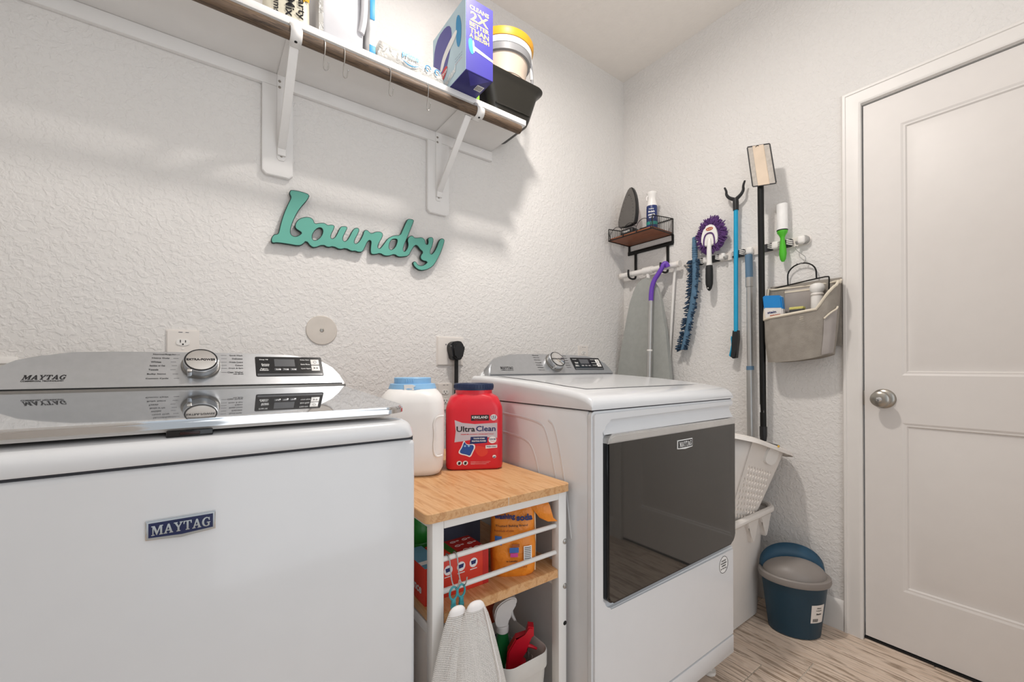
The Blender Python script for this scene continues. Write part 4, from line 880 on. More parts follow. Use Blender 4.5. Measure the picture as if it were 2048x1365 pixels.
# ---------------------------------------------------------------- things on the shelf
mat('jug_pale', 'cfced2', .4, var=.03); mat('treat_cream', 'd9d2bf', .45, var=.06); mat('treat_yellow', 'e9b93e', .45); mat('foil_grey', 'b3b1ad', .35, bump=(45, .5, .006), var=.06); mat('prime_blue', '2b8fc4', .5); mat('box_purple', '3f3a96', .4, var=.04); mat('box_lightblue', 'b9d3df', .4, var=.06, vscale=8); mat('box_purple_dark', '2e2b70', .45); mat('print_yellow', 'e6cc74', .5); mat('bucket_beige', 'd9c6b4', .45); mat('bucket_grey', '8f8f91', .45); mat('bucket_yellow', 'e5a52c', .4); mat('pan_black', '26241f', .35)
tr = thing('treat_pouch', (.19, 1.42, ZS1), 'cream cat treat pouch with black handwritten lettering at shelf front', 'pouch')
f = Fr((.200, 1.405, ZS1), rotz(R(-12)) @ X3, rotz(R(-12)) @ Y3, Z3)
b = B(); b.loft([[f(.062*math.copysign(abs(math.cos(a))**.5, math.cos(a))+.0*h, hd*math.copysign(abs(math.sin(a))**.9, math.sin(a))+h*.10, h) for a in [2*math.pi*i/32 for i in range(32)]] for h, hd in ((0, .022), (.01, .026), (.06, .026), (.12, .02), (.18, .010), (.20, .003))]); tb_ = obj('pouch_body', b, 'treat_cream', tr, 60)
ft = Fr(f(0, -.0265, 0), Z3*-1+f.v*-.0, f.u*1.0, -f.v)   # lettering runs down the pouch
for tx, dx, wq, hq in (('Party', .040, .085, .026), ('Mix', .012, .060, .024), ('Yums', -.022, .070, .018)):
    text('pouch_lettering', tx, None, wq, hq, 'print_black', tb_, 'R', bold=.02, fn=lambda a, c, dx=dx: f(dx+c, -.0285+(-a+.012)*.10+max(0, (-a-.06))*.06, .012-a))
decal('sun_splash', [(.045+.030*math.cos(R(a))*(1 if i % 2 else .72), .105+.030*math.sin(R(a))*(1 if i % 2 else .72)) for i, a in enumerate(range(0, 360, 18))], 'treat_yellow', tb_, .001, Fr(f(0, -.0165, 0), f.u, (f.v*.06+Z3), -f.v))
wj = thing('bleach_jug', (.345, 1.45, ZS1), 'large white plastic jug with moulded handle standing on shelf', 'jug')
f = Fr((.352, 1.452, ZS1), X3, Y3, Z3)
b = B(); stack(b, f, [(0, .064, .068, .02), (.006, .070, .074, .024), (.10, .072, .076, .024), (.20, .070, .074, .026), (.25, .05, .055, .03), (.30, .025, .025, .024)], 6); obj('bottle', b, 'jug_pale', wj, 50)
b = B(); b.tube(smooth_open([f(.050, -.068, .245), f(.066, -.080, .21), f(.068, -.084, .15), f(.064, -.082, .09), f(.058, -.074, .06)], 2), .011, 10); obj('handle', b, 'jug_pale', wj)
b = B(); b.box(.2835, .2965, 1.372, 1.377, ZS1, ZS1+.25); obj('label_edge', b, 'box_red_top' if 0 else 'foil_grey', wj)
b = B(); b.lathe([(.028, .295), (.028, .325), (.024, .328)], f, 20); obj('cap', b, 'lid_blue', wj)
wb = thing('wipes_pack', (.46, 1.44, ZS1), 'upright white and blue soft pack between jug and silver mailer', 'pack')
b = B(); f = Fr((.4465, 1.425, ZS1), X3, Y3, Z3)
b.loft([[f((.013+.0025*math.sin(h*70+a))*math.copysign(abs(math.cos(a))**.7, math.cos(a)), .05*math.copysign(abs(math.sin(a))**.5, math.sin(a)), h) for a in [2*math.pi*i/24 for i in range(24)]] for h in (0, .02, .05, .09, .13, .17, .21, .24)]); wq_ = obj('pack_body', b, 'print_white', wb, 60)
b = B(); b.fbox(Fr(f(0, -.0512, .155), X3, Z3, -Y3), .016, .07, .002, .001); obj('blue_stripe', b, 'prime_blue', wq_)
b = B(); b.fbox(Fr(f(0, -.0512, .020), X3, Z3, -Y3), .020, .03, .002, .001); obj('blue_stripe', b, 'prime_blue', wq_)
pm = thing('padded_mailer', (.58, 1.41, ZS1), 'crumpled silver padded mailer printed prime lying along the shelf edge', 'mailer')
rings = []
for i in range(24):
    t_ = i/23; x = .462+.240*t_; hh_ = .0330-.006*t_+.0025*math.sin(t_*9)+.0015*math.sin(t_*23)
    if i in (0, 23): hh_ *= .45
    rings.append([(x, 1.408+.038*math.copysign(abs(math.cos(a))**.4, math.cos(a)), ZS1+.001+hh_+hh_*math.copysign(abs(math.sin(a))**.7, math.sin(a))+(.0012*math.sin(7*a+i) if math.sin(a) > -.2 else 0)) for a in [2*math.pi*j/22 for j in range(22)]])
b = B(); b.loft(rings); pmb = obj('mailer_body', b, 'foil_grey', pm, 70)
def onm(a, c): return Vector((a, 1.3655+max(0, c-.045)*.20, ZS1+c))
text('mailer_lettering', 'prime', None, .060, .026, 'prime_blue', pmb, bold=.01, fn=lambda a, c: onm(.575+a, .048+c))
b = B(); b.tube([onm(.575-.030+.060*i/10, .028-.010*math.sin(math.pi*i/10)) for i in range(11)], [.0005+.0016*math.sin(math.pi*i/10) for i in range(11)], 6); obj('smile_mark', b, 'prime_blue', pmb)
text('mailer_lettering', 'recycle', None, .032, .010, 'print_grey', pmb, fn=lambda a, c: onm(.510+a, .046+c))
for x in (.640, .676):
    b = B(); b.tube([onm(x+.010*math.cos(R(a)), .036+.010*math.sin(R(a))) for a in range(0, 300, 30)], .0016, 5); obj('recycle_mark', b, 'prime_blue', pmb)
# purple and light-blue carton, overhanging the shelf front
pb_ = thing('toilet_brush_box', (.778, 1.37, 2.060), 'tall purple and pale blue carton overhanging the shelf front', 'box')
QX0, QX1, QY0, QY1, QZ0, QZ1 = .7235, .8340, 1.2450, 1.500, 2.0530, 2.308
b = B(); b.box(QX0, QX1, QY0, QY1, QZ0, QZ1, .001, 1); ctn = obj('carton', b, 'box_purple', pb_)
b = B(); b.box(QX0-.0006, QX0+.001, QY0+.001, QY1-.001, QZ0+.001, QZ1-.001); lf = obj('side_panel', b, 'box_lightblue', pb_)
b = B(); b.box(QX0+.001, QX1-.001, QY0+.001, QY1-.001, QZ0-.0008, QZ0+.001); bo = obj('bottom_flaps', b, 'box_purple_dark', pb_)
b = B(); b.prism([(QX0+.01, QY0+.004), (.779, 1.31), (QX1-.01, QY0+.004)], Fr((0, 0, QZ0-.0008), X3, Y3, -Z3), 0, .0006); obj('flap', b, 'box_purple', bo)
b = B(); b.fbox(Fr((.812, 1.305, QZ0-.0012), X3, Y3, Z3), .028, .030, .0006); bc = obj('barcode', b, 'print_white', bo)
for i in range(6):
    b = B(); b.fbox(Fr((.812-.011+i*.0042, 1.305, QZ0-.0017), X3, Y3, Z3), .0018, .024, .0005); obj('barcode_bar', b, 'print_black', bc)
xc = (QX0+QX1)/2-.004
for z, tx, wq, hq in ((2.276, 'CLEANS', .078, .015), (2.247, '2X', .074, .033), (2.218, 'BETTER', .080, .015), (2.197, 'THAN', .078, .018), (2.178, 'A BRUSH', .080, .014)):
    text('carton_lettering', tx, FB(xc+.002, QY0, z), wq, hq, 'print_yellow', ctn, bold=.02)
fr = FB(0, QY0, 0)
decal('brush_picture', smooth_closed([(.731, 2.160), (.744, 2.172), (.752, 2.150), (.754, 2.118), (.744, 2.112), (.734, 2.128)], 2), 'prime_blue', ctn, .0004, fr)
decal('brush_handle', [(.752, 2.146), (.833, 2.128), (.833, 2.120), (.754, 2.132)], 'print_white', ctn, .0006, fr)
decal('brush_guard', smooth_closed([(.748, 2.166), (.755, 2.160), (.758, 2.126), (.752, 2.118)], 2), 'print_white', ctn, .0009, fr)
fl2 = Fr((QX0-.0006, QY0, QZ0), Y3, Z3, -X3); fl2 = Fr((QX0-.0006, QY1, QZ0), -Y3, Z3, -X3)   # reads from back to front
L_ = QY1-QY0
decal('panel_swoosh', smooth_closed([(.02, .02), (.10, .06), (.16, .16), (.14, .24), (.02, .24), (.002, .12)], 2), 'box_purple', lf, .0004, fl2)
decal('panel_brush', smooth_closed([(.185, .215), (.205, .225), (.225, .18), (.222, .12), (.205, .10), (.188, .13)], 2), 'prime_blue', lf, .0008, fl2)
decal('panel_handle', smooth_closed([(.06, .10), (.09, .15), (.19, .185), (.195, .155), (.11, .125), (.08, .085)], 2), 'print_white', lf, .0010, fl2)
decal('brand_oval', smooth_closed([(.068, .075), (.10, .095), (.128, .085), (.10, .055), (.075, .05)], 2), 'print_red', lf, .0012, fl2)
text('panel_lettering', 'Clorox', Fr(fl2(.098, .074), fl2.u+Z3*.2, fl2.v, fl2.w), .046, .014, 'print_white', lf, bold=.03, lift=.0016)
text('panel_lettering', 'ToiletWand', Fr(fl2(.130, .030), fl2.u+Z3*.25, fl2.v, fl2.w), .11, .026, 'print_white', lf, bold=.03, lift=.0018)
for i in range(3): text('panel_fine_print', 'disposable refills inside', Fr(fl2(.205, .075-i*.010), fl2.u, fl2.v, fl2.w), .05, .004, 'print_navy' if i < 2 else 'print_red', lf, lift=.0012)
# black pan with a collapsible bucket standing in it, on the shelf end
pn = thing('black_pan', (1.01, 1.48, ZS1), 'black rectangular plastic pan overhanging the right end of shelf', 'pan')
f = Fr((1.0200, 1.487, ZS1), X3, Y3, Z3)
lv = [(.0008, .088, .095, .03), (.006, .096, .104, .035), (.03, .106, .110, .038), (.13, .140, .118, .042), (.152, .150, .124, .045), (.160, .163, .130, .05), (.166, .168, .131, .05), (.163, .161, .126, .048), (.155, .146, .118, .044), (.03, .095, .106, .036), (.008, .078, .09, .03)]
rr_ = []
for h, hx_, hy_, r_ in lv:
    ring = []
    for p in rrect(hx_, hy_, r_, 6):
        sgx = 1 if p[0] > 0 else -1
        dip = 0
        ring.append(f(min(p[0], 9), p[1]-.0*sgx, h+.006*math.cos(p[0]/hx_*math.pi)*(h > .14)))
    rr_.append(ring)
b = B(); b.loft(rr_); obj('pan_shell', b, 'pan_black', pn, 45)
b = B(); b.tube([f(-.085+.17*i/8, -.1115-.003*math.sin(math.pi*i/8), .035) for i in range(9)], .003, 6); obj('embossed_rib', b, 'pan_black', pn)
bu = thing('collapsible_bucket', (1.085, 1.487, ZS1+.02), 'beige and grey collapsible bucket with yellow rim inside black pan', 'bucket')
f = Fr((1.0500, 1.490, ZS1+.012), X3, Y3, Z3)
b = B(); b.lathe([(.052, 0), (.056, .004), (.086, .15), (.108, .27), (.110, .275)], f, 44); bb_ = obj('beige_wall', b, 'bucket_beige', bu)
b = B(); b.lathe([(.0930, .19), (.0960, .191), (.0985, .203), (.0955, .204)], f, 44, 1, 1, False, False); obj('fold_ring', b, 'bucket_beige', bu)
b = B(); b.lathe([(.108, .268), (.118, .270), (.121, .295), (.114, .297), (.108, .297)], f, 44, 1, 1, False, False); obj('grey_band', b, 'bucket_grey', bu)
b = B(); b.lathe([(.114, .296), (.123, .297), (.126, .320), (.116, .322)], f, 44, 1, 1, False, False); obj('white_band', b, 'print_white', bu)
b = B(); b.lathe([(.116, .320), (.129, .321), (.133, .336), (.133, .350), (.129, .353), (.122, .350), (.116, .330)], f, 44, 1, 1, False, False); obj('yellow_rim', b, 'bucket_yellow', bu)
b = B(); b.tube(smooth_open([f(.100, -.062, .315), f(.122, -.052, .27), f(.124, -.046, .20), f(.118, -.03, .12), f(.112, .0, .08), f(.112, .03, .10), f(.118, .045, .20), f(.116, .05, .30)], 2), .006, 8); obj('carry_handle', b, 'bucket_grey', bu)
b = B(); b.tube([f(.108, -.056, .325), f(.122, -.048, .24)], .0075, 8); obj('handle_hinge', b, 'print_white', bu)
gs = thing('green_sponge', (.868, 1.39, ZS1), 'small bright green item peeking between purple box and pan', 'sponge')
mat('lime', '9ccf3f', .6, bump=(200, .3, .002))
b = B(); b.box(.842, .858, 1.372, 1.396, ZS1+.0005, ZS1+.045, .004, 2); obj('pad', b, 'lime', gs); b = B(); b.box(.842, .858, 1.396, 1.402, ZS1+.0005, ZS1+.045, .002, 1); obj('scrubber', b, 'bottle_green', gs)
# ================================================================ right wall: small wire shelf with iron and spray
WY0, WY1, WX0, WZ = 1.305, 1.592, 1.853, 1.748
ws = thing('wire_shelf', (1.945, 1.45, 1.55), 'small dark wood and black wire wall shelf near the corner', 'shelf')
b = B(); b.box(WX0+.004, XR-.004, WY0+.004, WY1-.004, WZ, WZ+.012, .001); obj('board', b, 'shelf_wood_dark', ws)
def wire(name, pts, r, par, m='black_metal', closed=False):
    b = B(); b.tube(pts, r, 6, closed); return obj(name, b, m, par)
zt = 1.833
for z, r in ((WZ, .0030), (zt, .0026)):
    if z == WZ: wire('frame_wire', [(WX0, WY0, z), (WX0, WY1, z), (XR-.004, WY1, z), (XR-.004, WY0, z)], r, ws, closed=True)
    else:
        wire('frame_wire', [(WX0+.002, WY0, z-.018), (XR-.004, WY0, z)], r, ws); wire('frame_wire', [(WX0+.002, WY1, z-.018), (XR-.004, WY1, z)], r, ws); wire('frame_wire', [(XR-.004, WY0, z), (XR-.004, WY1, z)], r, ws)
for y in (WY0, WY1):
    for x, z in ((WX0+.002, zt-.018), (XR-.004, zt)): wire('corner_post', [(x, y, WZ), (x, y, z)], .0028, ws)
    for i in range(1, 12):
        x = WX0+(XR-WX0)*i/12; wire('side_wire', [(x, y, WZ), (x, y, zt-.018+.018*i/12)], .0013, ws)
# looping front wire
pts = [(WX0+.001, WY1, zt-.018)]
for i in range(49):
    t_ = i/48; a = t_*2*math.pi*3
    pts.append((WX0+.001, WY1-.012-(WY1-WY0-.024)*t_+.020*math.sin(a*1.0), WZ+.034-.030*math.cos(a)))
pts.append((WX0+.001, WY0, zt-.018))
wire('scroll_wire', pts, .0016, ws)
# ironing-board hanger under the shelf
b = B(); b.box(XR-.010, XR-.003, WY0-.004, WY1+.006, 1.692, 1.714, .001); obj('back_strip', b, 'black_metal', ws)
for y in (1.305, 1.590): b = B(); b.box(XR-.009, XR-.003, y-.006, y+.006, 1.700, WZ, .001); obj('strip_post', b, 'black_metal', ws)
for y in (1.545, 1.335):
    b = B(); b.box(XR-.009, XR-.003, y-.0075, y+.0075, 1.585, 1.705, .001); hkx = obj('hanger_strap', b, 'black_metal', ws)
    b = B(); b.tube(smooth_open([(XR-.006, y, 1.600), (XR-.006, y, 1.565), (XR-.012, y, 1.548), (XR-.045, y, 1.543), (XR-.070, y, 1.550), (XR-.074, y, 1.572), (XR-.072, y, 1.592)], 2), .0055, 8); obj('hanger_hook', b, 'black_matte', hkx)
# steam iron standing on its heel
mat('iron_sole', '6f6c69', .35, metal=.6); mat('iron_white', 'e6dcd8', .35)
ir = thing('steam_iron', (1.90, 1.51, WZ+.012), 'white steam iron standing upright with grey soleplate facing out', 'iron')
# soleplate plane faces towards the room (-x and a little to -y)
fi = Fr((1.896, 1.505, WZ+.0125), rotz(R(2)) @ -Y3, (.05, -.02, 1.0))
sole = [(p[0]*1.12+.05*(p[1]-.055), p[1]) for p in [(-.040, .055), (.048, .055), (.053, .085), (.053, .13), (.046, .18), (.034, .225), (.018, .258), (.010, .266), (.002, .262), (-.014, .232), (-.030, .18), (-.042, .12), (-.046, .08)]]
b = B(); b.prism(smooth_closed(sole, 1), fi, .004, .012, .002); sp = obj('soleplate', b, 'iron_sole', ir)
b = B(); b.prism(smooth_closed([(p[0]*1.06+.0, p[1]*1.015) for p in sole], 1), fi, -.016, .0045, .003); obj('skirt', b, 'black_plastic', ir)
b = B()
k_ = [(p[0]*.80, .06+(p[1]-.06)*.80) for p in sole]
for i in range(len(k_)):
    pass
for i, p in enumerate(smooth_closed(k_, 1)):
    b.lathe([(.0017, 0), (.0017, .0006)], Fr(fi(p[0], p[1], .0122), fi.u, fi.v, fi.w), 6)
obj('steam_holes', b, 'dark_slot', sp, 0)['kind'] = 'stuff'
b = B(); b.prism(smooth_closed([(.0, .03), (.05, .03), (.075, .06), (.060, .10), (.040, .16), (.026, .22), (.012, .25), (0, .25)], 1), Fr(fi(.004, 0, -.016), -fi.w, fi.v, fi.u), -.030, .030, .010); obj('shell', b, 'iron_white', ir)
b = B(); b.tube(smooth_open([fi(.004, .205, -.045), fi(.004, .185, -.085), fi(.004, .13, -.105), fi(.004, .08, -.105), fi(.004, .05, -.075)], 2), .013, 10); obj('handle', b, 'iron_white', ir)
b = B(); b.fbox(Fr(fi(.004, .022, -.035), fi.u, fi.v, fi.w), .085, .044, .085, .010, 3); he = obj('heel', b, 'black_plastic', ir)
text('heel_lettering', 'steam', Fr(fi(.004, .026, .0080), fi.u, fi.v, fi.w), .050, .012, 'print_white', he, lift=.0012)
# spray starch can
mat('spray_navy', '26366b', .35, var=.06); mat('teal_print', '2f8f86', .4)
sp_ = thing('starch_spray', (1.945, 1.352, WZ+.012), 'navy blue spray starch bottle with white trigger top', 'spray bottle')
f = Fr((1.945, 1.372, WZ+.0125), rotz(R(-60)) @ X3, rotz(R(-60)) @ Y3, Z3)
b = B(); b.lathe([(.026, 0), (.028, .004), (.028, .125), (.027, .138), (.022, .158), (.018, .172)], f, 28, 1, .85); sb = obj('bottle', b, 'spray_navy', sp_)
b = B(); b.lathe([(.0275, .128), (.0265, .145), (.021, .166), (.0195, .182), (.021, .188), (.024, .200), (.027, .207), (.026, .213), (.012, .216)], f, 28, 1, .85); tp_ = obj('trigger_cap', b, 'white_plastic', sp_)
b = B(); b.tube([f(-.018, -.006, .198), f(-.026, -.008, .185), f(-.025, -.008, .168)], .0035, 8); obj('trigger', b, 'white_plastic', tp_)
b = B(); b.lathe([(.0284, .035), (.0284, .052)], f, 28, 1, .85, False, False); obj('teal_band', b, 'teal_print', sb)
fsp = lambda a, h: f(.0288*math.sin(a/.028), -.0288*.85*math.cos(a/.028), h)
for h, tx, wq, hq in ((.118, 'heavy', .026, .008), (.104, 'finish', .034, .010), (.088, 'starch', .036, .011), (.072, 'spray', .026, .008)):
    text('bottle_lettering', tx, None, wq, hq, 'print_white', sb, bold=.03, fn=lambda a, c, h=h: fsp(a, h+c))
# ================================================================ ironing board hung by its feet
mat('board_cover', 'a4a6a2', .8, bump=(220, .2, .001), var=.05, vscale=40); mat('pole_silver', 'b8b7b5', .35, metal=.7); mat('mop_purple', '6a3fae', .35)
ib = thing('ironing_board', (1.965, 1.45, .78), 'grey covered ironing board hanging nose up in the corner', 'ironing board')
b = B(); b.cyl((1.992, 1.612, 1.5705), (1.992, 1.242, 1.5705), .0155, n=18); fb_ = obj('foot_bar', b, 'white_plastic', ib)
for y in (1.612, 1.242): b = B(); b.tube([(1.992, y-.006, 1.5705), (1.992, y+.006, 1.5705)], .0175, 16); obj('end_cap', b, 'warm_white_plastic', fb_)
b = B(); b.tube([(1.992, 1.46, 1.5705), (1.992, 1.40, 1.5705)], .021, 16); obj('leg_joint', b, 'white_plastic', ib)
b = B(); b.tube([(1.992, 1.43, 1.565), (1.995, 1.43, 1.30), (1.998, 1.43, .80)], .010, 10); obj('leg_tube', b, 'white_plastic', ib)
b = B(); b.tube(smooth_open([(2.012, 1.275, 1.565), (2.014, 1.285, 1.50), (2.015, 1.30, 1.30), (2.015, 1.32, 1.0)], 2), .007, 8); obj('leg_tube', b, 'white_plastic', ib)
pl = [(1.452, .78), (1.272, .78), (1.263, .81), (1.264, .90), (1.2800, 1.10), (1.2950, 1.23), (1.322, 1.38), (1.345, 1.455), (1.375, 1.502), (1.412, 1.524), (1.445, 1.520), (1.475, 1.500), (1.502, 1.460), (1.522, 1.40), (1.545, 1.31), (1.575, 1.18), (1.600, 1.06), (1.614, .96), (1.620, .80), (1.612, .78)]
b = B(); b.prism([(-p[0], p[1]) for p in pl], Fr((1.962, 0, 0), (0, -1, 0), Z3, (-1, 0, 0)), -.012, .012, .006); obj('padded_board', b, 'board_cover', ib, 40)
# purple hooked mop hanging on the hanger
mp = thing('purple_mop', (1.93, 1.33, .80), 'floor mop with purple hooked handle and silver pole against ironing board', 'mop')
b = B(); b.tube(smooth_open([(1.968, 1.292, 1.560), (1.962, 1.296, 1.580), (1.956, 1.308, 1.580), (1.950, 1.312, 1.560), (1.944, 1.330, 1.530), (1.936, 1.352, 1.498), (1.930, 1.362, 1.462), (1.926, 1.364, 1.420), (1.924, 1.364, 1.385)], 2), [.0085+.0045*min(1, i/12) for i in range(34)][:30] if 0 else .0125, 12); obj('hook_handle', b, 'mop_purple', mp)
b = B(); b.cyl((1.924, 1.364, 1.388), (1.915, 1.366, 1.12), .0125, n=14); pz = obj('pole', b, 'pole_silver', mp)
b = B(); b.cyl((1.9152, 1.366, 1.125), (1.904, 1.369, .80), .0140, n=14); obj('lower_pole', b, 'pole_silver', mp)
b = B(); b.cyl((1.9153, 1.366, 1.128), (1.9150, 1.366, 1.120), .0146, n=14); obj('pole_joint', b, 'white_plastic', mp)
# ================================================================ tool rack with its grippers
mat('rack_grey', 'a3a19e', .45); mat('grip_dark', '3c3c3e', .6)
rk = thing('tool_rack', (2.02, .95, 1.535), 'white wall-mounted tool rack with rubber grippers and hooks', 'tool rack')
f = FRT(XR, .95, 1.567)
b = B(); b.prism([(p[0], p[1]) for p in rrect(.283, .019, .018, 5)], f, 0, .010, .003); obj('rail', b, 'warm_white_plastic', rk)
GR = [1.159, 1.071, .957, .836, .762]
for y in GR:
    a = .95-y
    b = B(); b.prism([(p[0], p[1]) for p in rrect(.030, .0175, .010, 4)], Fr(f(a, 0, .010), f.u, f.v, f.w), 0, .004, .001); gp = obj('gripper_base', b, 'grip_dark', rk)
    for s_ in (-1, 1):
        for k_ in range(3):
            h_ = -.010+k_*.008
            b = B(); b.tube(smooth_open([f(a+s_*.031, h_-.002, .020), f(a+s_*.022, h_+.001, .032), f(a+s_*.014, h_+.004, .038)], 1), .0026, 6); obj('gripper_finger', b, 'white_plastic', gp)
for y in (1.110, 1.030, .904, .795, .697):
    b = B(); b.fbox(Fr(f(.95-y, 0, .022), f.u, f.v, f.w), .030, .034, .026, .009, 3); obj('gripper_cap', b, 'white_plastic', rk)
for y in (1.215, 1.012, .922, .71):
    a = .95-y
    b = B(); b.tube(smooth_open([f(a, .004, .008), f(a, -.010, .022), f(a, -.016, .034), f(a, -.006, .042)], 1), .0045, 8); obj('fold_hook', b, 'rack_grey', rk)
b = B(); b.lathe([(.018, .010), (.018, .022), (.014, .026)], Fr(f(.262, 0), f.u, f.v, f.w), 24); obj('end_cap', b, 'rack_grey', rk)
# blue flexible duster
mat('duster_blue', '587892', .9, var=.12, vscale=60); mat('duster_dark', '30455c', .95, var=.2, vscale=90); mat('mop_purple_dark', '5b3a72', .95, var=.25, vscale=80)
du = thing('flexible_duster', (2.0, 1.19, 1.12), 'blue microfibre flexible duster with ribbed handle, leftmost on the tool rack', 'duster')
ax = [(2.000, 1.159, 1.575), (2.000, 1.157, 1.50), (2.000, 1.163, 1.42), (2.000, 1.175, 1.35), (2.000, 1.195, 1.25), (2.000, 1.214, 1.17), (2.000, 1.226, 1.125)]
axs = smooth_open(ax, 2)
b = B(); b.tube([(2.000, 1.163, 1.690), (2.000, 1.1625, 1.688), (2.000, 1.161, 1.64), (2.000, 1.159, 1.56)], [.008, .010, .012, .013], 14); dh = obj('handle', b, 'duster_blue', du)
for i in range(5): b = B(); b.tube([(2.000, 1.1595, 1.590+i*.011), (2.000, 1.1597, 1.594+i*.011)], .0142, 12); obj('grip_ring', b, 'duster_blue', dh)
b = B(); rings = []
for i, p in enumerate(axs):
    t_ = i/(len(axs)-1); w_ = .019*(1-.25*t_)
    rings.append([p+Vector((.010*math.sin(a), w_*math.cos(a), 0)) for a in [2*math.pi*j/12 for j in range(12)]])
b.loft(rings); obj('paddle', b, 'duster_blue', du, 50)
b = B()
for i in range(330):
    t_ = random.random(); q = t_*(len(axs)-1); j = min(int(q), len(axs)-2); p = axs[j].lerp(axs[j+1], q-j)
    side = 1 if random.random() < .62 else -1
    x = -.006+random.uniform(-.012, .012)
    p0 = p+Vector((x, side*.012, 0)); d = Vector((random.uniform(-.4, .2), side*1.0, random.uniform(-.5, .1))).normalized()
    ln = (.023 if side > 0 else .014)*random.uniform(.7, 1.15)
    b.tube([p0, p0+d*ln*.6, p0+d*ln], [.0032, .0035, .0018], 5)
q = obj('chenille_fringe', b, 'duster_dark', du, 60); q['kind'] = 'stuff'
# purple hand duster
pd = thing('hand_duster', (1.99, 1.07, 1.40), 'hand duster with shaggy purple fringe and black grip', 'duster')
f = FRT(1.990, 1.069, 1.672)
b = B(); b.prism(smooth_closed([(-.048, -.070), (.048, -.070), (.062, -.01), (.050, .052), (.018, .078), (-.018, .078), (-.050, .052), (-.062, -.01)], 2), f, -.016, .008, .005); obj('fringe_pad', b, 'mop_purple_dark', pd)
b = B()
for i in range(420):
    a = random.uniform(0, 2*math.pi); r_ = random.uniform(.62, .92)
    p = Vector((.064*math.cos(a)*r_, .080*math.sin(a)*r_+.003)); d = Vector((math.cos(a)+random.uniform(-.5, .5), math.sin(a)+random.uniform(-.5, .5))).normalized()
    ln = random.uniform(.016, .027); z0 = random.uniform(-.006, .012)
    b.tube([f(p.x, p.y, z0), f(p.x+d.x*ln*.5, p.y+d.y*ln*.5, z0+.004), f(p.x+d.x*ln, p.y+d.y*ln, z0-.002)], [.0030, .0032, .0016], 5)
q = obj('chenille_fringe', b, 'mop_purple_dark', pd, 60); q['kind'] = 'stuff'
b = B(); b.prism(smooth_closed([(-.036, -.052), (.036, -.052), (.042, -.01), (.030, .034), (.010, .052), (-.010, .052), (-.030, .034), (-.042, -.01)], 2), f, .012, .020, .004); pdh = obj('white_head', b, 'white_plastic', pd)
b = B(); b.tube(smooth_open([f(-.026, -.058, .021), f(-.027, -.02, .022), f(-.018, .006, .022), (f(0, .012, .022)), f(.018, .006, .022), f(.027, -.02, .022), f(.026, -.058, .021)], 2), .0034, 8); obj('purple_arch', b, 'mop_purple_dark', pd)
mat('logo_orange', 'c8673a', .5)
b = B(); b.tube([f(.016*math.cos(R(a))+.002, .030+.0065*math.sin(R(a)), .0212) for a in range(0, 360, 20)], .0016, 6, True)
for i in (-1, 0, 1): b.tube([f(.002+i*.009+.004*math.cos(R(a)), .030+.004*math.sin(R(a)), .0212) for a in range(0, 360, 40)], .0011, 5, True)
obj('logo', b, 'logo_orange', pdh)['kind'] = 'stuff'
b = B(); b.tube([f(.004, -.018, .024), f(.004, -.040, .026), f(.002, -.080, .024), f(-.001, -.130, .018), f(-.002, -.150, .016)], [.006, .010, .011, .012, .014], 14); obj('neck', b, 'white_plastic', pd)
b = B(); b.tube([f(-.002, -.146, .016), f(-.002, -.165, .016), f(-.002, -.20, .016), f(-.002, -.235, .016), f(-.002, -.258, .016), f(-.002, -.268, .016)], [.0145, .0165, .0175, .0165, .011, .004], 16); pk = obj('black_grip', b, 'black_matte', pd)
b = B(); b.lathe([(.0028, 0), (.0028, .002)], Fr(f(-.002, -.256, .0265), f.u, f.v, f.w), 10); obj('hang_hole', b, 'white_plastic', pk)
# reaching grabber
mat('grab_blue', '22a3cf', .3, metal=.2)
gb_ = thing('reach_grabber', (2.0, .957, 1.07), 'bright blue reaching grabber with black claw and grip', 'grabber')
b = B(); b.cyl((2.0, .9565, 1.770), (2.0, .9580, 1.200), .0098, n=14); obj('shaft', b, 'grab_blue', gb_)
b = B(); b.tube([(2.0, .9565, 1.765), (2.0, .957, 1.80), (2.0, .958, 1.822)], [.0125, .013, .012], 12); jw = obj('claw_hub', b, 'black_plastic', gb_)
for q in ([(2.0, .958, 1.815), (2.0, .975, 1.824), (2.0, .990, 1.835), (2.0, 1.001, 1.852), (2.0, 1.000, 1.868), (2.0, 1.009, 1.888)], [(2.0, .958, 1.815), (2.0, .944, 1.824), (2.0, .931, 1.834), (2.0, .922, 1.850), (2.0, .924, 1.868), (2.0, .916, 1.890)]):
    q = smooth_open(q, 2); b = B(); b.tube(q, [.0095-.0055*i/(len(q)-1) for i in range(len(q))], 10); obj('claw', b, 'black_plastic', gb_)
b = B(); b.prism([(-.012, 1.205), (.012, 1.205), (.013, 1.165), (.008, 1.12), (.004, 1.078), (-.012, 1.075), (-.022, 1.085), (-.014, 1.14), (-.013, 1.17)], Fr((2.0, .958, 0), (0, -1, 0), Z3, (-1, 0, 0)), -.012, .012, .005); gg = obj('pistol_grip', b, 'black_plastic', gb_)
b = B(); b.prism([(-.015, 1.178), (-.020, 1.18), (-.022, 1.165), (-.016, 1.14), (-.030, 1.09), (-.024, 1.083), (-.015, 1.12)], Fr((2.0, .958, 0), (0, -1, 0), Z3, (-1, 0, 0)), -.008, .008, .002); obj('trigger', b, 'grab_blue', gg)
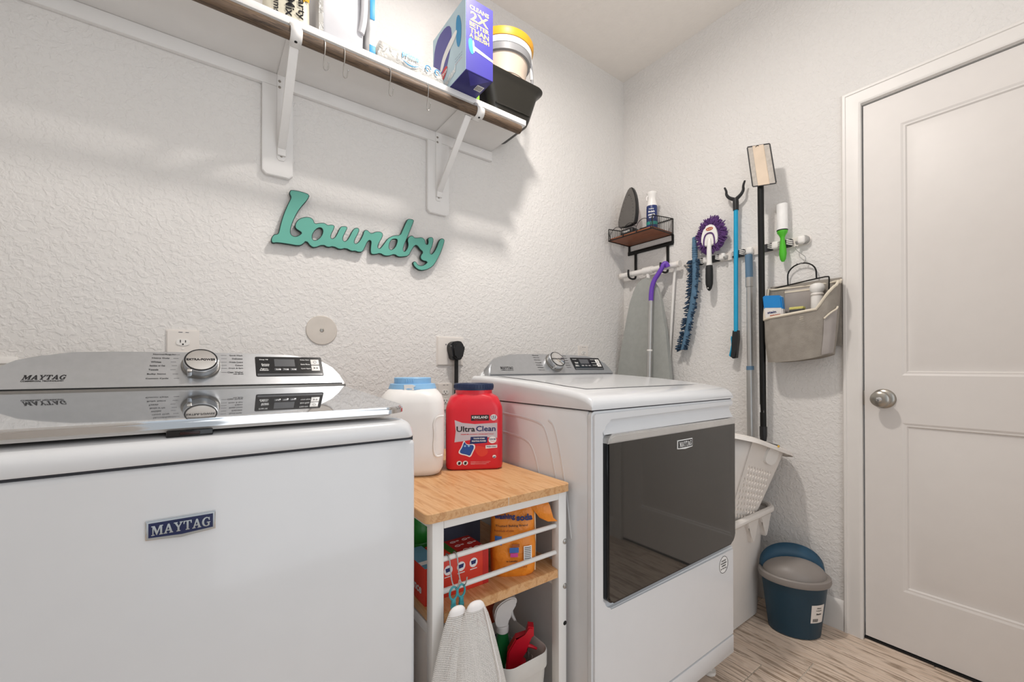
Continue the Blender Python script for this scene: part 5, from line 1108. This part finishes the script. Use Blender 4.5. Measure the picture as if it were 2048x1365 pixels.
# telescopic grey pole
mat('pole_blue', '5d7d99', .4)
tp2 = thing('telescopic_pole', (2.0, .897, .56), 'grey telescopic pole with blue-grey top grip on tool rack', 'pole')
b = B(); b.cyl((2.0, .9005, 1.545), (2.0, .898, 1.440), .0155, n=16); obj('top_grip', b, 'pole_blue', tp2)
b = B(); b.tube([(2.0, .8982, 1.442), (2.0, .8978, 1.40), (2.0, .8977, 1.398)], [.0158, .0158, .012], 16); obj('collar', b, 'pole_silver', tp2)
b = B(); b.cyl((2.0, .8977, 1.400), (2.0, .8955, 1.030), .0130, n=14); obj('upper_tube', b, 'pole_silver', tp2)
b = B(); b.cyl((2.0, .8957, 1.040), (2.0, .8955, 1.022), .0160, n=14); obj('blue_clamp', b, 'pole_blue', tp2)
b = B(); b.cyl((2.0, .8955, 1.025), (2.0, .8935, .690), .0155, n=14); obj('lower_tube', b, 'pole_silver', tp2)
# long black pole with flat rectangular pad head
mat('pad_gauze', 'bdb6ae', .8, var=.12, vscale=60); mat('pad_beige', 'dcc9b4', .7, var=.06)
bp_ = thing('black_pole_duster', (1.985, .836, .70), 'long black pole tool with rectangular pad head at its top', 'cleaning tool')
b = B(); b.cyl((1.938, .8225, 1.818), (1.980, .8325, .735), .0125, n=14); bpo = obj('pole', b, 'black_metal', bp_)
b = B(); b.tube([(1.980, .8325, .775), (1.980, .8325, .735), (1.978, .832, .712)], [.0148, .0148, .012], 14); obj('pole_socket', b, 'black_plastic', bp_)
c_ = [Vector((1.920, 0.8678, 1.9970)), Vector((1.920, 0.7773, 1.9741)), Vector((1.920, 0.7530, 1.7987)), Vector((1.920, 0.8456, 1.8161))]
fh = Fr((c_[0]+c_[1]+c_[2]+c_[3])/4, (0, -1, -.20), (0, .10, 1.0)); fh.w = Vector((-1, 0, 0))
def P2(v): q = v-fh.o; return (q.dot(fh.u), q.dot(fh.v))
cc = [c_[3], c_[2], c_[1], c_[0]]
b = B(); b.prism([(v.y*-1, v.z) for v in cc], Fr((1.920, 0, 0), (0, -1, 0), Z3, (-1, 0, 0)), -.006, .003, .002); hd_ = obj('pad_head', b, 'pad_gauze', bp_)
mid = lambda a, b2, t_: a.lerp(b2, t_)
s4 = [mid(cc[0], cc[1], .25), mid(cc[0], cc[1], .74), mid(cc[3], cc[2], .74), mid(cc[3], cc[2], .25)]
b = B(); b.prism([(v.y*-1, v.z) for v in s4], Fr((1.920, 0, 0), (0, -1, 0), Z3, (-1, 0, 0)), .002, .0065, .001); obj('centre_strip', b, 'pad_beige', hd_)
b = B(); b.tube([Vector((1.917, v.y, v.z)) for v in (mid(cc[0], cc[1], .02), mid(cc[0], cc[1], .98), mid(cc[1], cc[2], .02), mid(cc[1], cc[2], .98), mid(cc[2], cc[3], .02), mid(cc[2], cc[3], .98), mid(cc[3], cc[0], .02), mid(cc[3], cc[0], .98))], .0026, 6, True); obj('pad_border', b, 'grip_dark', hd_)
b = B(); q = mid(mid(cc[3], cc[2], .46), mid(cc[0], cc[1], .46), .035); b.tube([Vector((1.9130, q.y+.006*math.cos(R(a)), q.z+.004*math.sin(R(a)))) for a in range(0, 181, 30)], .0014, 5); obj('hang_slot', b, 'print_black', hd_)
b = B(); b.fbox(Fr((1.975, .806, .700), X3, (0, 1, .14), Z3), .034, .070, .012, .003); obj('squeegee_head', b, 'black_plastic', bp_)
b = B(); b.fbox(Fr((1.966, .8325, .855), (0, -1, 0), Z3, (-1, 0, 0)), .016, .034, .001); st_ = obj('price_tag', b, 'print_white', bpo)
for z in (.862, .851): b = B(); b.fbox(Fr((1.9652, .8305, z), (0, -1, 0), Z3, (-1, 0, 0)), .007, .005, .0008); obj('tag_print', b, 'print_black', st_)
# lint roller
mat('roller_green', '4fbb2c', .3)
lr_ = thing('lint_roller', (2.0, .762, 1.483), 'lint roller with white paper roll and bright green handle', 'lint roller')
b = B(); b.tube([(2.0, .763, 1.733), (2.0, .763, 1.7325), (2.0, .7625, 1.622), (2.0, .7625, 1.621)], [.019, .0205, .0205, .019], 24); ro = obj('paper_roll', b, 'print_white', lr_)
b = B(); b.cyl((2.0, .763, 1.7330), (2.0, .763, 1.7336), .013, n=18); obj('roll_core', b, 'beige_plate', ro)
b = B(); b.tube([(2.0, .7625, 1.6215), (2.0, .7625, 1.615), (2.0, .7623, 1.611), (2.0, .762, 1.598), (2.0, .762, 1.588), (2.0, .7615, 1.572), (2.0, .761, 1.548), (2.0, .7605, 1.52), (2.0, .7603, 1.497), (2.0, .7603, 1.486)], [.0195, .0205, .020, .012, .0085, .0095, .0125, .0145, .011, .005], 18); obj('handle', b, 'roller_green', lr_)
b = B(); b.cyl((2.0, .7625, 1.6225), (2.0, .7625, 1.6185), .0212, n=24); obj('collar_ring', b, 'black_plastic', lr_)
# ================================================================ hanging fabric organiser
mat('canvas_grey', '989188', .9, var=.10, vscale=35, bump=(300, .3, .0015)); mat('canvas_light', 'a8a19d', .85, var=.06); mat('canvas_trim', 'e2d8c6', .8)
og = thing('hanging_organiser', (1.97, .69, 1.06), 'grey canvas organiser bag on wire hanger beside the door frame', 'organiser')
yc, hw_ = .690, .130
NB = 48; rings = []
for j, t_ in enumerate([0, .02, .08, .2, .35, .5, .65, .8, .9, 1.0]):
    ring = []
    for i in range(NB):
        a = 2*math.pi*i/NB; ca, sa = math.cos(a), math.sin(a)           # a=0: towards the door (-y), pi: +y; sin>0: front (-x)
        side = math.copysign(abs(ca)**.45, ca); dep = math.copysign(abs(sa)**.6, sa)
        yy = yc-(hw_*(1-.17*(1-t_)**1.6)*side)+.010*(1-t_)*(1 if side < 0 else -.2)-.004
        xf = 1.978-(.050+.014*t_)*dep if dep > 0 else 1.978+.046*(-dep)
        zb = 1.060+.030*(side+1)/2-.004-.010*(1-side*side)
        # rim: low in front, higher to the door side and at the back
        if dep >= -.05: zr = 1.236+.030*(side+1)/2+(.085*max(0, side-.55)/.45 if dep > -.05 else 0)
        else: zr = 1.372
        zr = zr if dep >= .3 else (zr*.5+1.372*.5 if dep > -.05 else zr)
        wr = .0025*math.sin(5*a+8*t_)+.0015*math.sin(11*a-5*t_)
        ring.append(Vector((xf+wr*(t_ > .02), yy, zb+(zr-zb)*t_)))
    rings.append(ring)
b = B(); b.loft(rings, True, True, False); ob = obj('canvas_body', b, 'canvas_grey', og, 70)
rim = rings[-1]
fr_idx = [i for i in range(NB)]
b = B(); b.tube([rim[i]+Vector((0, 0, .001)) for i in range(NB)], .0052, 8, True); obj('rim_binding', b, 'canvas_trim', og)
b = B(); b.box(2.020, 2.0235, yc-.128, yc+.128, 1.12, 1.388); obj('back_panel', b, 'canvas_grey', og)
b = B(); b.box(2.0165, 2.0195, .655, .760, 1.20, 1.365, .001); pk_ = obj('inner_pocket', b, 'canvas_light', og)
b = B(); b.box(2.0150, 2.0166, .655, .760, 1.352, 1.360); obj('pocket_trim', b, 'canvas_trim', pk_)
b = B(); b.prism([(-.112, .03), (-.045, .02), (-.040, .150), (-.118, .145)], Fr((1.914, .690-.155+.0, 1.060), (0, 1, 0), Z3, (-1, 0, 0)), 0, .001); b.bm.free(); b = B()
# side mesh pocket on the door-side end, following the canvas
sub = []
for j in range(1, 7):
    sub.append([rings[j][i]*1.0+Vector((-.0020, -.0030, 0)) for i in range(1, 9)])
b.grid(sub); obj('side_pocket', b, 'canvas_light', og, 70)
b = B(); b.tube([p+Vector((-.001, -.001, .002)) for p in sub[-1]], .0032, 8); obj('pocket_binding', b, 'canvas_trim', og)
for dz in (0, .008): b = B(); b.fbox(Fr((1.9115, .662, 1.226+dz), (0, 1, -.12), Z3), .013, .0012, .001); obj('stitch', b, 'canvas_trim', og)
zh = 1.392
b = B(); b.tube(smooth_open([(2.020, .832, 1.376), (2.020, .750, 1.386), (2.020, .646, 1.397), (2.020, .604, 1.400), (2.020, .602, 1.392), (2.020, .603, 1.345)], 1), .0028, 6); wh = obj('wire_hanger', b, 'black_metal', og)
q = [(2.020, .750, 1.388), (2.020, .752, 1.420)] + [(2.020, .699+.051*math.cos(R(a)), 1.425+.046*math.sin(R(a))) for a in range(10, 171, 16)][::1]
q = [(2.020, .749, 1.386), (2.020, .750, 1.420)] + [(2.020, .698+.052*math.cos(R(a)), 1.424+.046*math.sin(R(a))) for a in range(10, 171, 16)] + [(2.020, .646, 1.425), (2.020, .645, 1.397)]
b = B(); b.tube(q, .0030, 6); obj('hanger_arch', b, 'black_metal', wh)
b = B(); b.tube(smooth_open([(2.015, .7165, 1.545), (2.010, .716, 1.530), (2.012, .700, 1.512), (2.014, .684, 1.496), (2.016, .681, 1.486), (2.018, .684, 1.474), (2.019, .700, 1.467), (2.019, .718, 1.474)], 2), .0018, 6); obj('hanger_hook', b, 'hook_steel', wh)
# things in the organiser
mat('pack_blue', '1f83c9', .35)
bb2 = thing('stain_remover_pack', (1.955, .79, 1.19), 'bright blue and white flat bottle poking from the organiser', 'bottle')
fbb = Fr((1.950, .766, 1.187), (0, -1, -.10), (.0, .10, 1.0)); fbb.w = Vector((-1, 0, 0))
b = B(); b.prism([(p[0], p[1]+.070) for p in rrect(.036, .080, .008, 4)], fbb, -.012, .012, .004); pbk = obj('pack_body', b, 'spray_white', bb2)
b = B(); b.prism([(-.0365, .095), (.0365, .095), (.0365, .145), (.028, .152), (-.028, .152), (-.0365, .146)], fbb, -.0125, .0130, .004); obj('blue_cap', b, 'pack_blue', bb2)
text('pack_lettering', 'stain', Fr(fbb(-.006, .080, .0125), fbb.u+Z3*.15, fbb.v, fbb.w), .034, .010, 'print_navy', pbk, bold=.03)
text('pack_lettering', 'remover', Fr(fbb(.006, .066, .0125), fbb.u+Z3*.15, fbb.v, fbb.w), .040, .009, 'logo_orange', pbk, bold=.03)
wb2 = thing('white_flip_bottle', (1.985, .625, 1.25), 'white bottle with round flip cap standing in the organiser', 'bottle')
f = Fr((1.985, .632, 1.20), X3, Y3, Z3)
b = B(); b.lathe([(.018, 0), (.021, .004), (.021, .115), (.019, .125), (.0175, .128), (.019, .134), (.024, .142), (.026, .155), (.022, .167), (.01, .172)], f, 24); obj('bottle', b, 'white_plastic', wb2)
b = B(); b.lathe([(.0205, .120), (.0230, .126), (.0205, .132)], f, 24, 1, 1, False, False); obj('cap_ring', b, 'warm_white_plastic', wb2)
ys = thing('yellow_sponge', (1.955, .70, 1.20), 'pale yellow and dark sponge edge showing above organiser rim', 'sponge')
mat('sponge_yellow', 'd9d07a', .9, bump=(180, .4, .002))
b = B(); b.box(1.945, 1.972, .668, .718, 1.200, 1.272, .003); obj('sponge_foam', b, 'grip_dark', ys)
b = B(); b.box(1.9445, 1.9725, .6675, .7185, 1.270, 1.281, .003); obj('sponge_top', b, 'sponge_yellow', ys)
# ================================================================ baskets and bin on the floor
mat('hamper_white', 'e6e0da', .45, var=.015)
hm = thing('laundry_hamper', (1.70, 1.05, 0), 'tall white plastic laundry hamper standing on floor beside the dryer', 'hamper')
HX, HY = 1.742, 1.075
f = Fr((HX, HY, 0), X3, Y3, Z3)
b = B(); stack(b, f, [(.001, .190, .250, .07), (.006, .200, .258, .08), (.40, .232, .268, .09), (.418, .234, .270, .09), (.415, .228, .264, .088), (.02, .196, .254, .076)], 8, True, True); obj('hamper_body', b, 'hamper_white', hm, 45)
b = B(); pr = [[f(p[0], p[1], .438) for p in rrect(.256, .292, .085, 8)]]
b.tube(pr[0], .013, 10, True); ri = obj('rolled_rim', b, 'hamper_white', hm)
b = B(); b.loft([[f(p[0], p[1], h) for p in rrect(hx_, hy_, .085, 8)] for h, hx_, hy_ in ((.400, .2335, .2700), (.425, .2450, .2800), (.438, .2560, .2920))], True, False, False); obj('rim_skirt', b, 'hamper_white', ri)
for x in (.115, .0): 
    b = B(); fq = FB(HX+x+.045, HY-.268, .36)
    b.prism(smooth_closed([(-.05, .070), (.05, .070), (.042, .04), (.018, .01), (.010, -.03), (-.010, -.03), (-.018, .01), (-.042, .04)], 1), fq, -.004, .018, .003); obj('rim_bracket', b, 'hamper_white', hm)
# upper basket, tilted, resting in the hamper
ub = thing('laundry_basket', (1.70, 1.05, .40), 'white laundry basket with diamond holes stacked tilted in the hamper', 'basket')
tl = R(15.5)
fu = Fr((1.715, 1.045, .400), (math.cos(tl), 0, -math.sin(tl)), Y3, (math.sin(tl), 0, math.cos(tl)))
HB = .335; b0 = (.155, .228); b1 = (.205, .305)
def wallpt(a, c, t_, d=0.):           # on the front wall of the basket: a along, t_ up
    hy_ = b0[1]+(b1[1]-b0[1])*t_
    return fu(a, -(hy_)-d, HB*t_)
lv = lambda t_, e=0.: (HB*t_, b0[0]+(b1[0]-b0[0])*t_-e, b0[1]+(b1[1]-b0[1])*t_-e, .065)
# three closed walls and floor; the front wall is a perforated panel
bsk = B(); n_ = 8
R0 = [rrect(lv(t_)[1], lv(t_)[2], lv(t_)[3], n_) for t_ in (0, 1)]
m_ = len(R0[0])
def ringp(t_): return [fu(p[0], p[1], HB*t_) for p in rrect(lv(t_)[1], lv(t_)[2], lv(t_)[3], n_)]
T_ = [0, .25, .5, .75, 1.0]; rg = [ringp(t_) for t_ in T_]
for ra, rb_ in zip(rg[:-1], rg[1:]):
    for i in range(m_):
        j = (i+1) % m_
        if i == 3*(n_+1)-1: continue       # straight front segment
        bsk.quad(ra[i], ra[j], rb_[j], rb_[i])
bsk._face([bsk.bm.verts.new(p) for p in rg[0]])
bmesh.ops.remove_doubles(bsk.bm, verts=bsk.bm.verts[:], dist=1e-5)
bo_ = obj('basket_shell', bsk, 'hamper_white', ub, 50); md = bo_.modifiers.new('thick', 'SOLIDIFY'); md.thickness = .003
# perforated front: outline in (a, height) with diamond holes
fw0, fw1 = b0[0]-.065, b1[0]-.065
holes = []
for r_ in range(9):
    for c in range(-8, 9):
        a = c*.024+(.012 if r_ % 2 else 0); h = .045+r_*.0235
        lim = fw0+(fw1-fw0)*h/HB-.004
        if abs(a) > lim-.010: continue
        if r_ == 7 and abs(a) > .12: continue
        holes.append([(a-.0080, h), (a, h-.0112), (a+.0080, h), (a, h+.0112)])
for cx in (.045,):
    pass
me = shape2d([[(-fw0, 0), (fw0, 0), (fw1, HB), (-fw1, HB)]]+holes, ext=.0015)
b = from_mesh(me, lambda a, h, d: wallpt(a, 0, h/HB, d)); obj('perforated_front', b, 'hamper_white', ub, 30)
b = B(); prr = [fu(p[0], p[1], HB) for p in rrect(b1[0]+.012, b1[1]+.012, .075, 8)]; b.tube(prr, .009, 10, True); rm_ = obj('rim', b, 'hamper_white', ub)
b = B(); b.loft([[fu(p[0], p[1], HB+h) for p in rrect(b1[0]+e, b1[1]+e, .07+e, 8)] for h, e in ((.006, -.002), (.010, .012), (.002, .030), (-.012, .034))], True, False, False); obj('rim_flange', b, 'hamper_white', rm_, 50)
fhn = Fr(wallpt(.040, 0, .90, .004), fu.u, (wallpt(0, 0, 1)-wallpt(0, 0, 0)).normalized()); fhn.w = fhn.u.cross(fhn.v)
b = B(); b.prism(smooth_closed([(-.052, .040), (.052, .040), (.048, -.020), (.036, -.034), (-.036, -.034), (-.048, -.020)], 2), fhn, -.003, .006, .003); obj('handle_pad', b, 'white_plastic', ub)
b = B(); b.fbox(Fr(fhn(-.030, .046, .026), fhn.u, fhn.v, fhn.w), .014, .008, .003, .001); obj('yellow_sticker', b, 'treat_yellow', ub)
# blue waste bin
mat('bin_blue', '1d3b4c', .42, var=.03); mat('bin_grey', '8d8681', .42, var=.02); mat('bin_handle', '264d66', .4)
bn = thing('waste_bin', (1.885, .690, 0), 'small dark blue waste bin with grey swing lid in front of wall', 'waste bin')
ea = R(35)
fb2 = Fr((1.888, .684, 0), rotz(ea) @ X3, rotz(ea) @ Y3, Z3)
BH = .207
SX, SY = .80, 1.0
b = B(); b.lathe([(.082, .001), (.088, .004), (.112, BH), (.108, BH), (.08, .012)], fb2, 44, SX, SY); bnb = obj('bin_body', b, 'bin_blue', bn)
b = B(); b.lathe([(.112, BH-.004), (.121, BH-.004), (.124, BH+.004), (.122, BH+.018), (.116, BH+.022), (.106, BH+.020)], fb2, 44, SX, SY, False, False); obj('lid_rim', b, 'bin_grey', bn)
# domed lid, its rear half carries the raised blue swing flap
rings = []
for j in range(9):
    e = R(90*j/8); r_ = .108*math.cos(e); h = BH+.018+.058*math.sin(e)
    rings.append([fb2(r_*SX*math.cos(2*math.pi*i/44), r_*SY*math.sin(2*math.pi*i/44), h) for i in range(44)])
b = B(); b.loft(rings); obj('dome_lid', b, 'bin_grey', bn, 60)
# blue carry flap: an arch strip standing over the back of the dome
b = B(); ou, inn = [], []
for i in range(25):
    a = math.pi*i/24
    ou.append(fb2(.030+.012*math.sin(a), -.110*math.cos(a), BH+.020+.096*math.sin(a)**.8))
    inn.append(fb2(-.004+.002*math.sin(a)+.010, -.104*math.cos(a), BH+.014+.058*math.sin(a)**.9))
b.grid([ou, inn]); fl_o = obj('swing_flap', b, 'bin_handle', bn, 60); md = fl_o.modifiers.new('thick', 'SOLIDIFY'); md.thickness = .004
# paper label on the curved body, on the side that faces the camera
la0 = math.atan2(-.695+0, 0-1.895)
def onbin(a, h, lift=.0008):
    r_ = .088+(.112-.088)*(h-.004)/(BH-.004)+lift
    th = LA+a/.10
    return fb2(r_*SX*math.cos(th), r_*SY*math.sin(th), h)
LA = R(218)
b = B(); b.grid([[onbin(-.030+.060*i/8, .070+.070*j/2) for i in range(9)] for j in range(3)]); lbp = obj('paper_label', b, 'warm_white_plastic', bn, 60)
text('label_lettering', 'Home', None, .020, .0055, 'print_black', lbp, bold=.02, fn=lambda a, c: onbin(a+.002, .128+c, .0014))
text('label_lettering', 'Swing Bin', None, .026, .0055, 'print_black', lbp, bold=.02, fn=lambda a, c: onbin(a+.002, .118+c, .0014))
text('label_lettering', 'Basics', None, .024, .007, 'print_black', lbp, bold=.04, fn=lambda a, c: onbin(a+.003, .105+c, .0014))
b = B()
for i in range(8): b.grid([[onbin(-.022+i*.003+.0016*k_, .075+.012*j, .0014) for k_ in (0, 1)] for j in (0, 1)])
obj('barcode', b, 'print_black', lbp, 0)['kind'] = 'stuff'
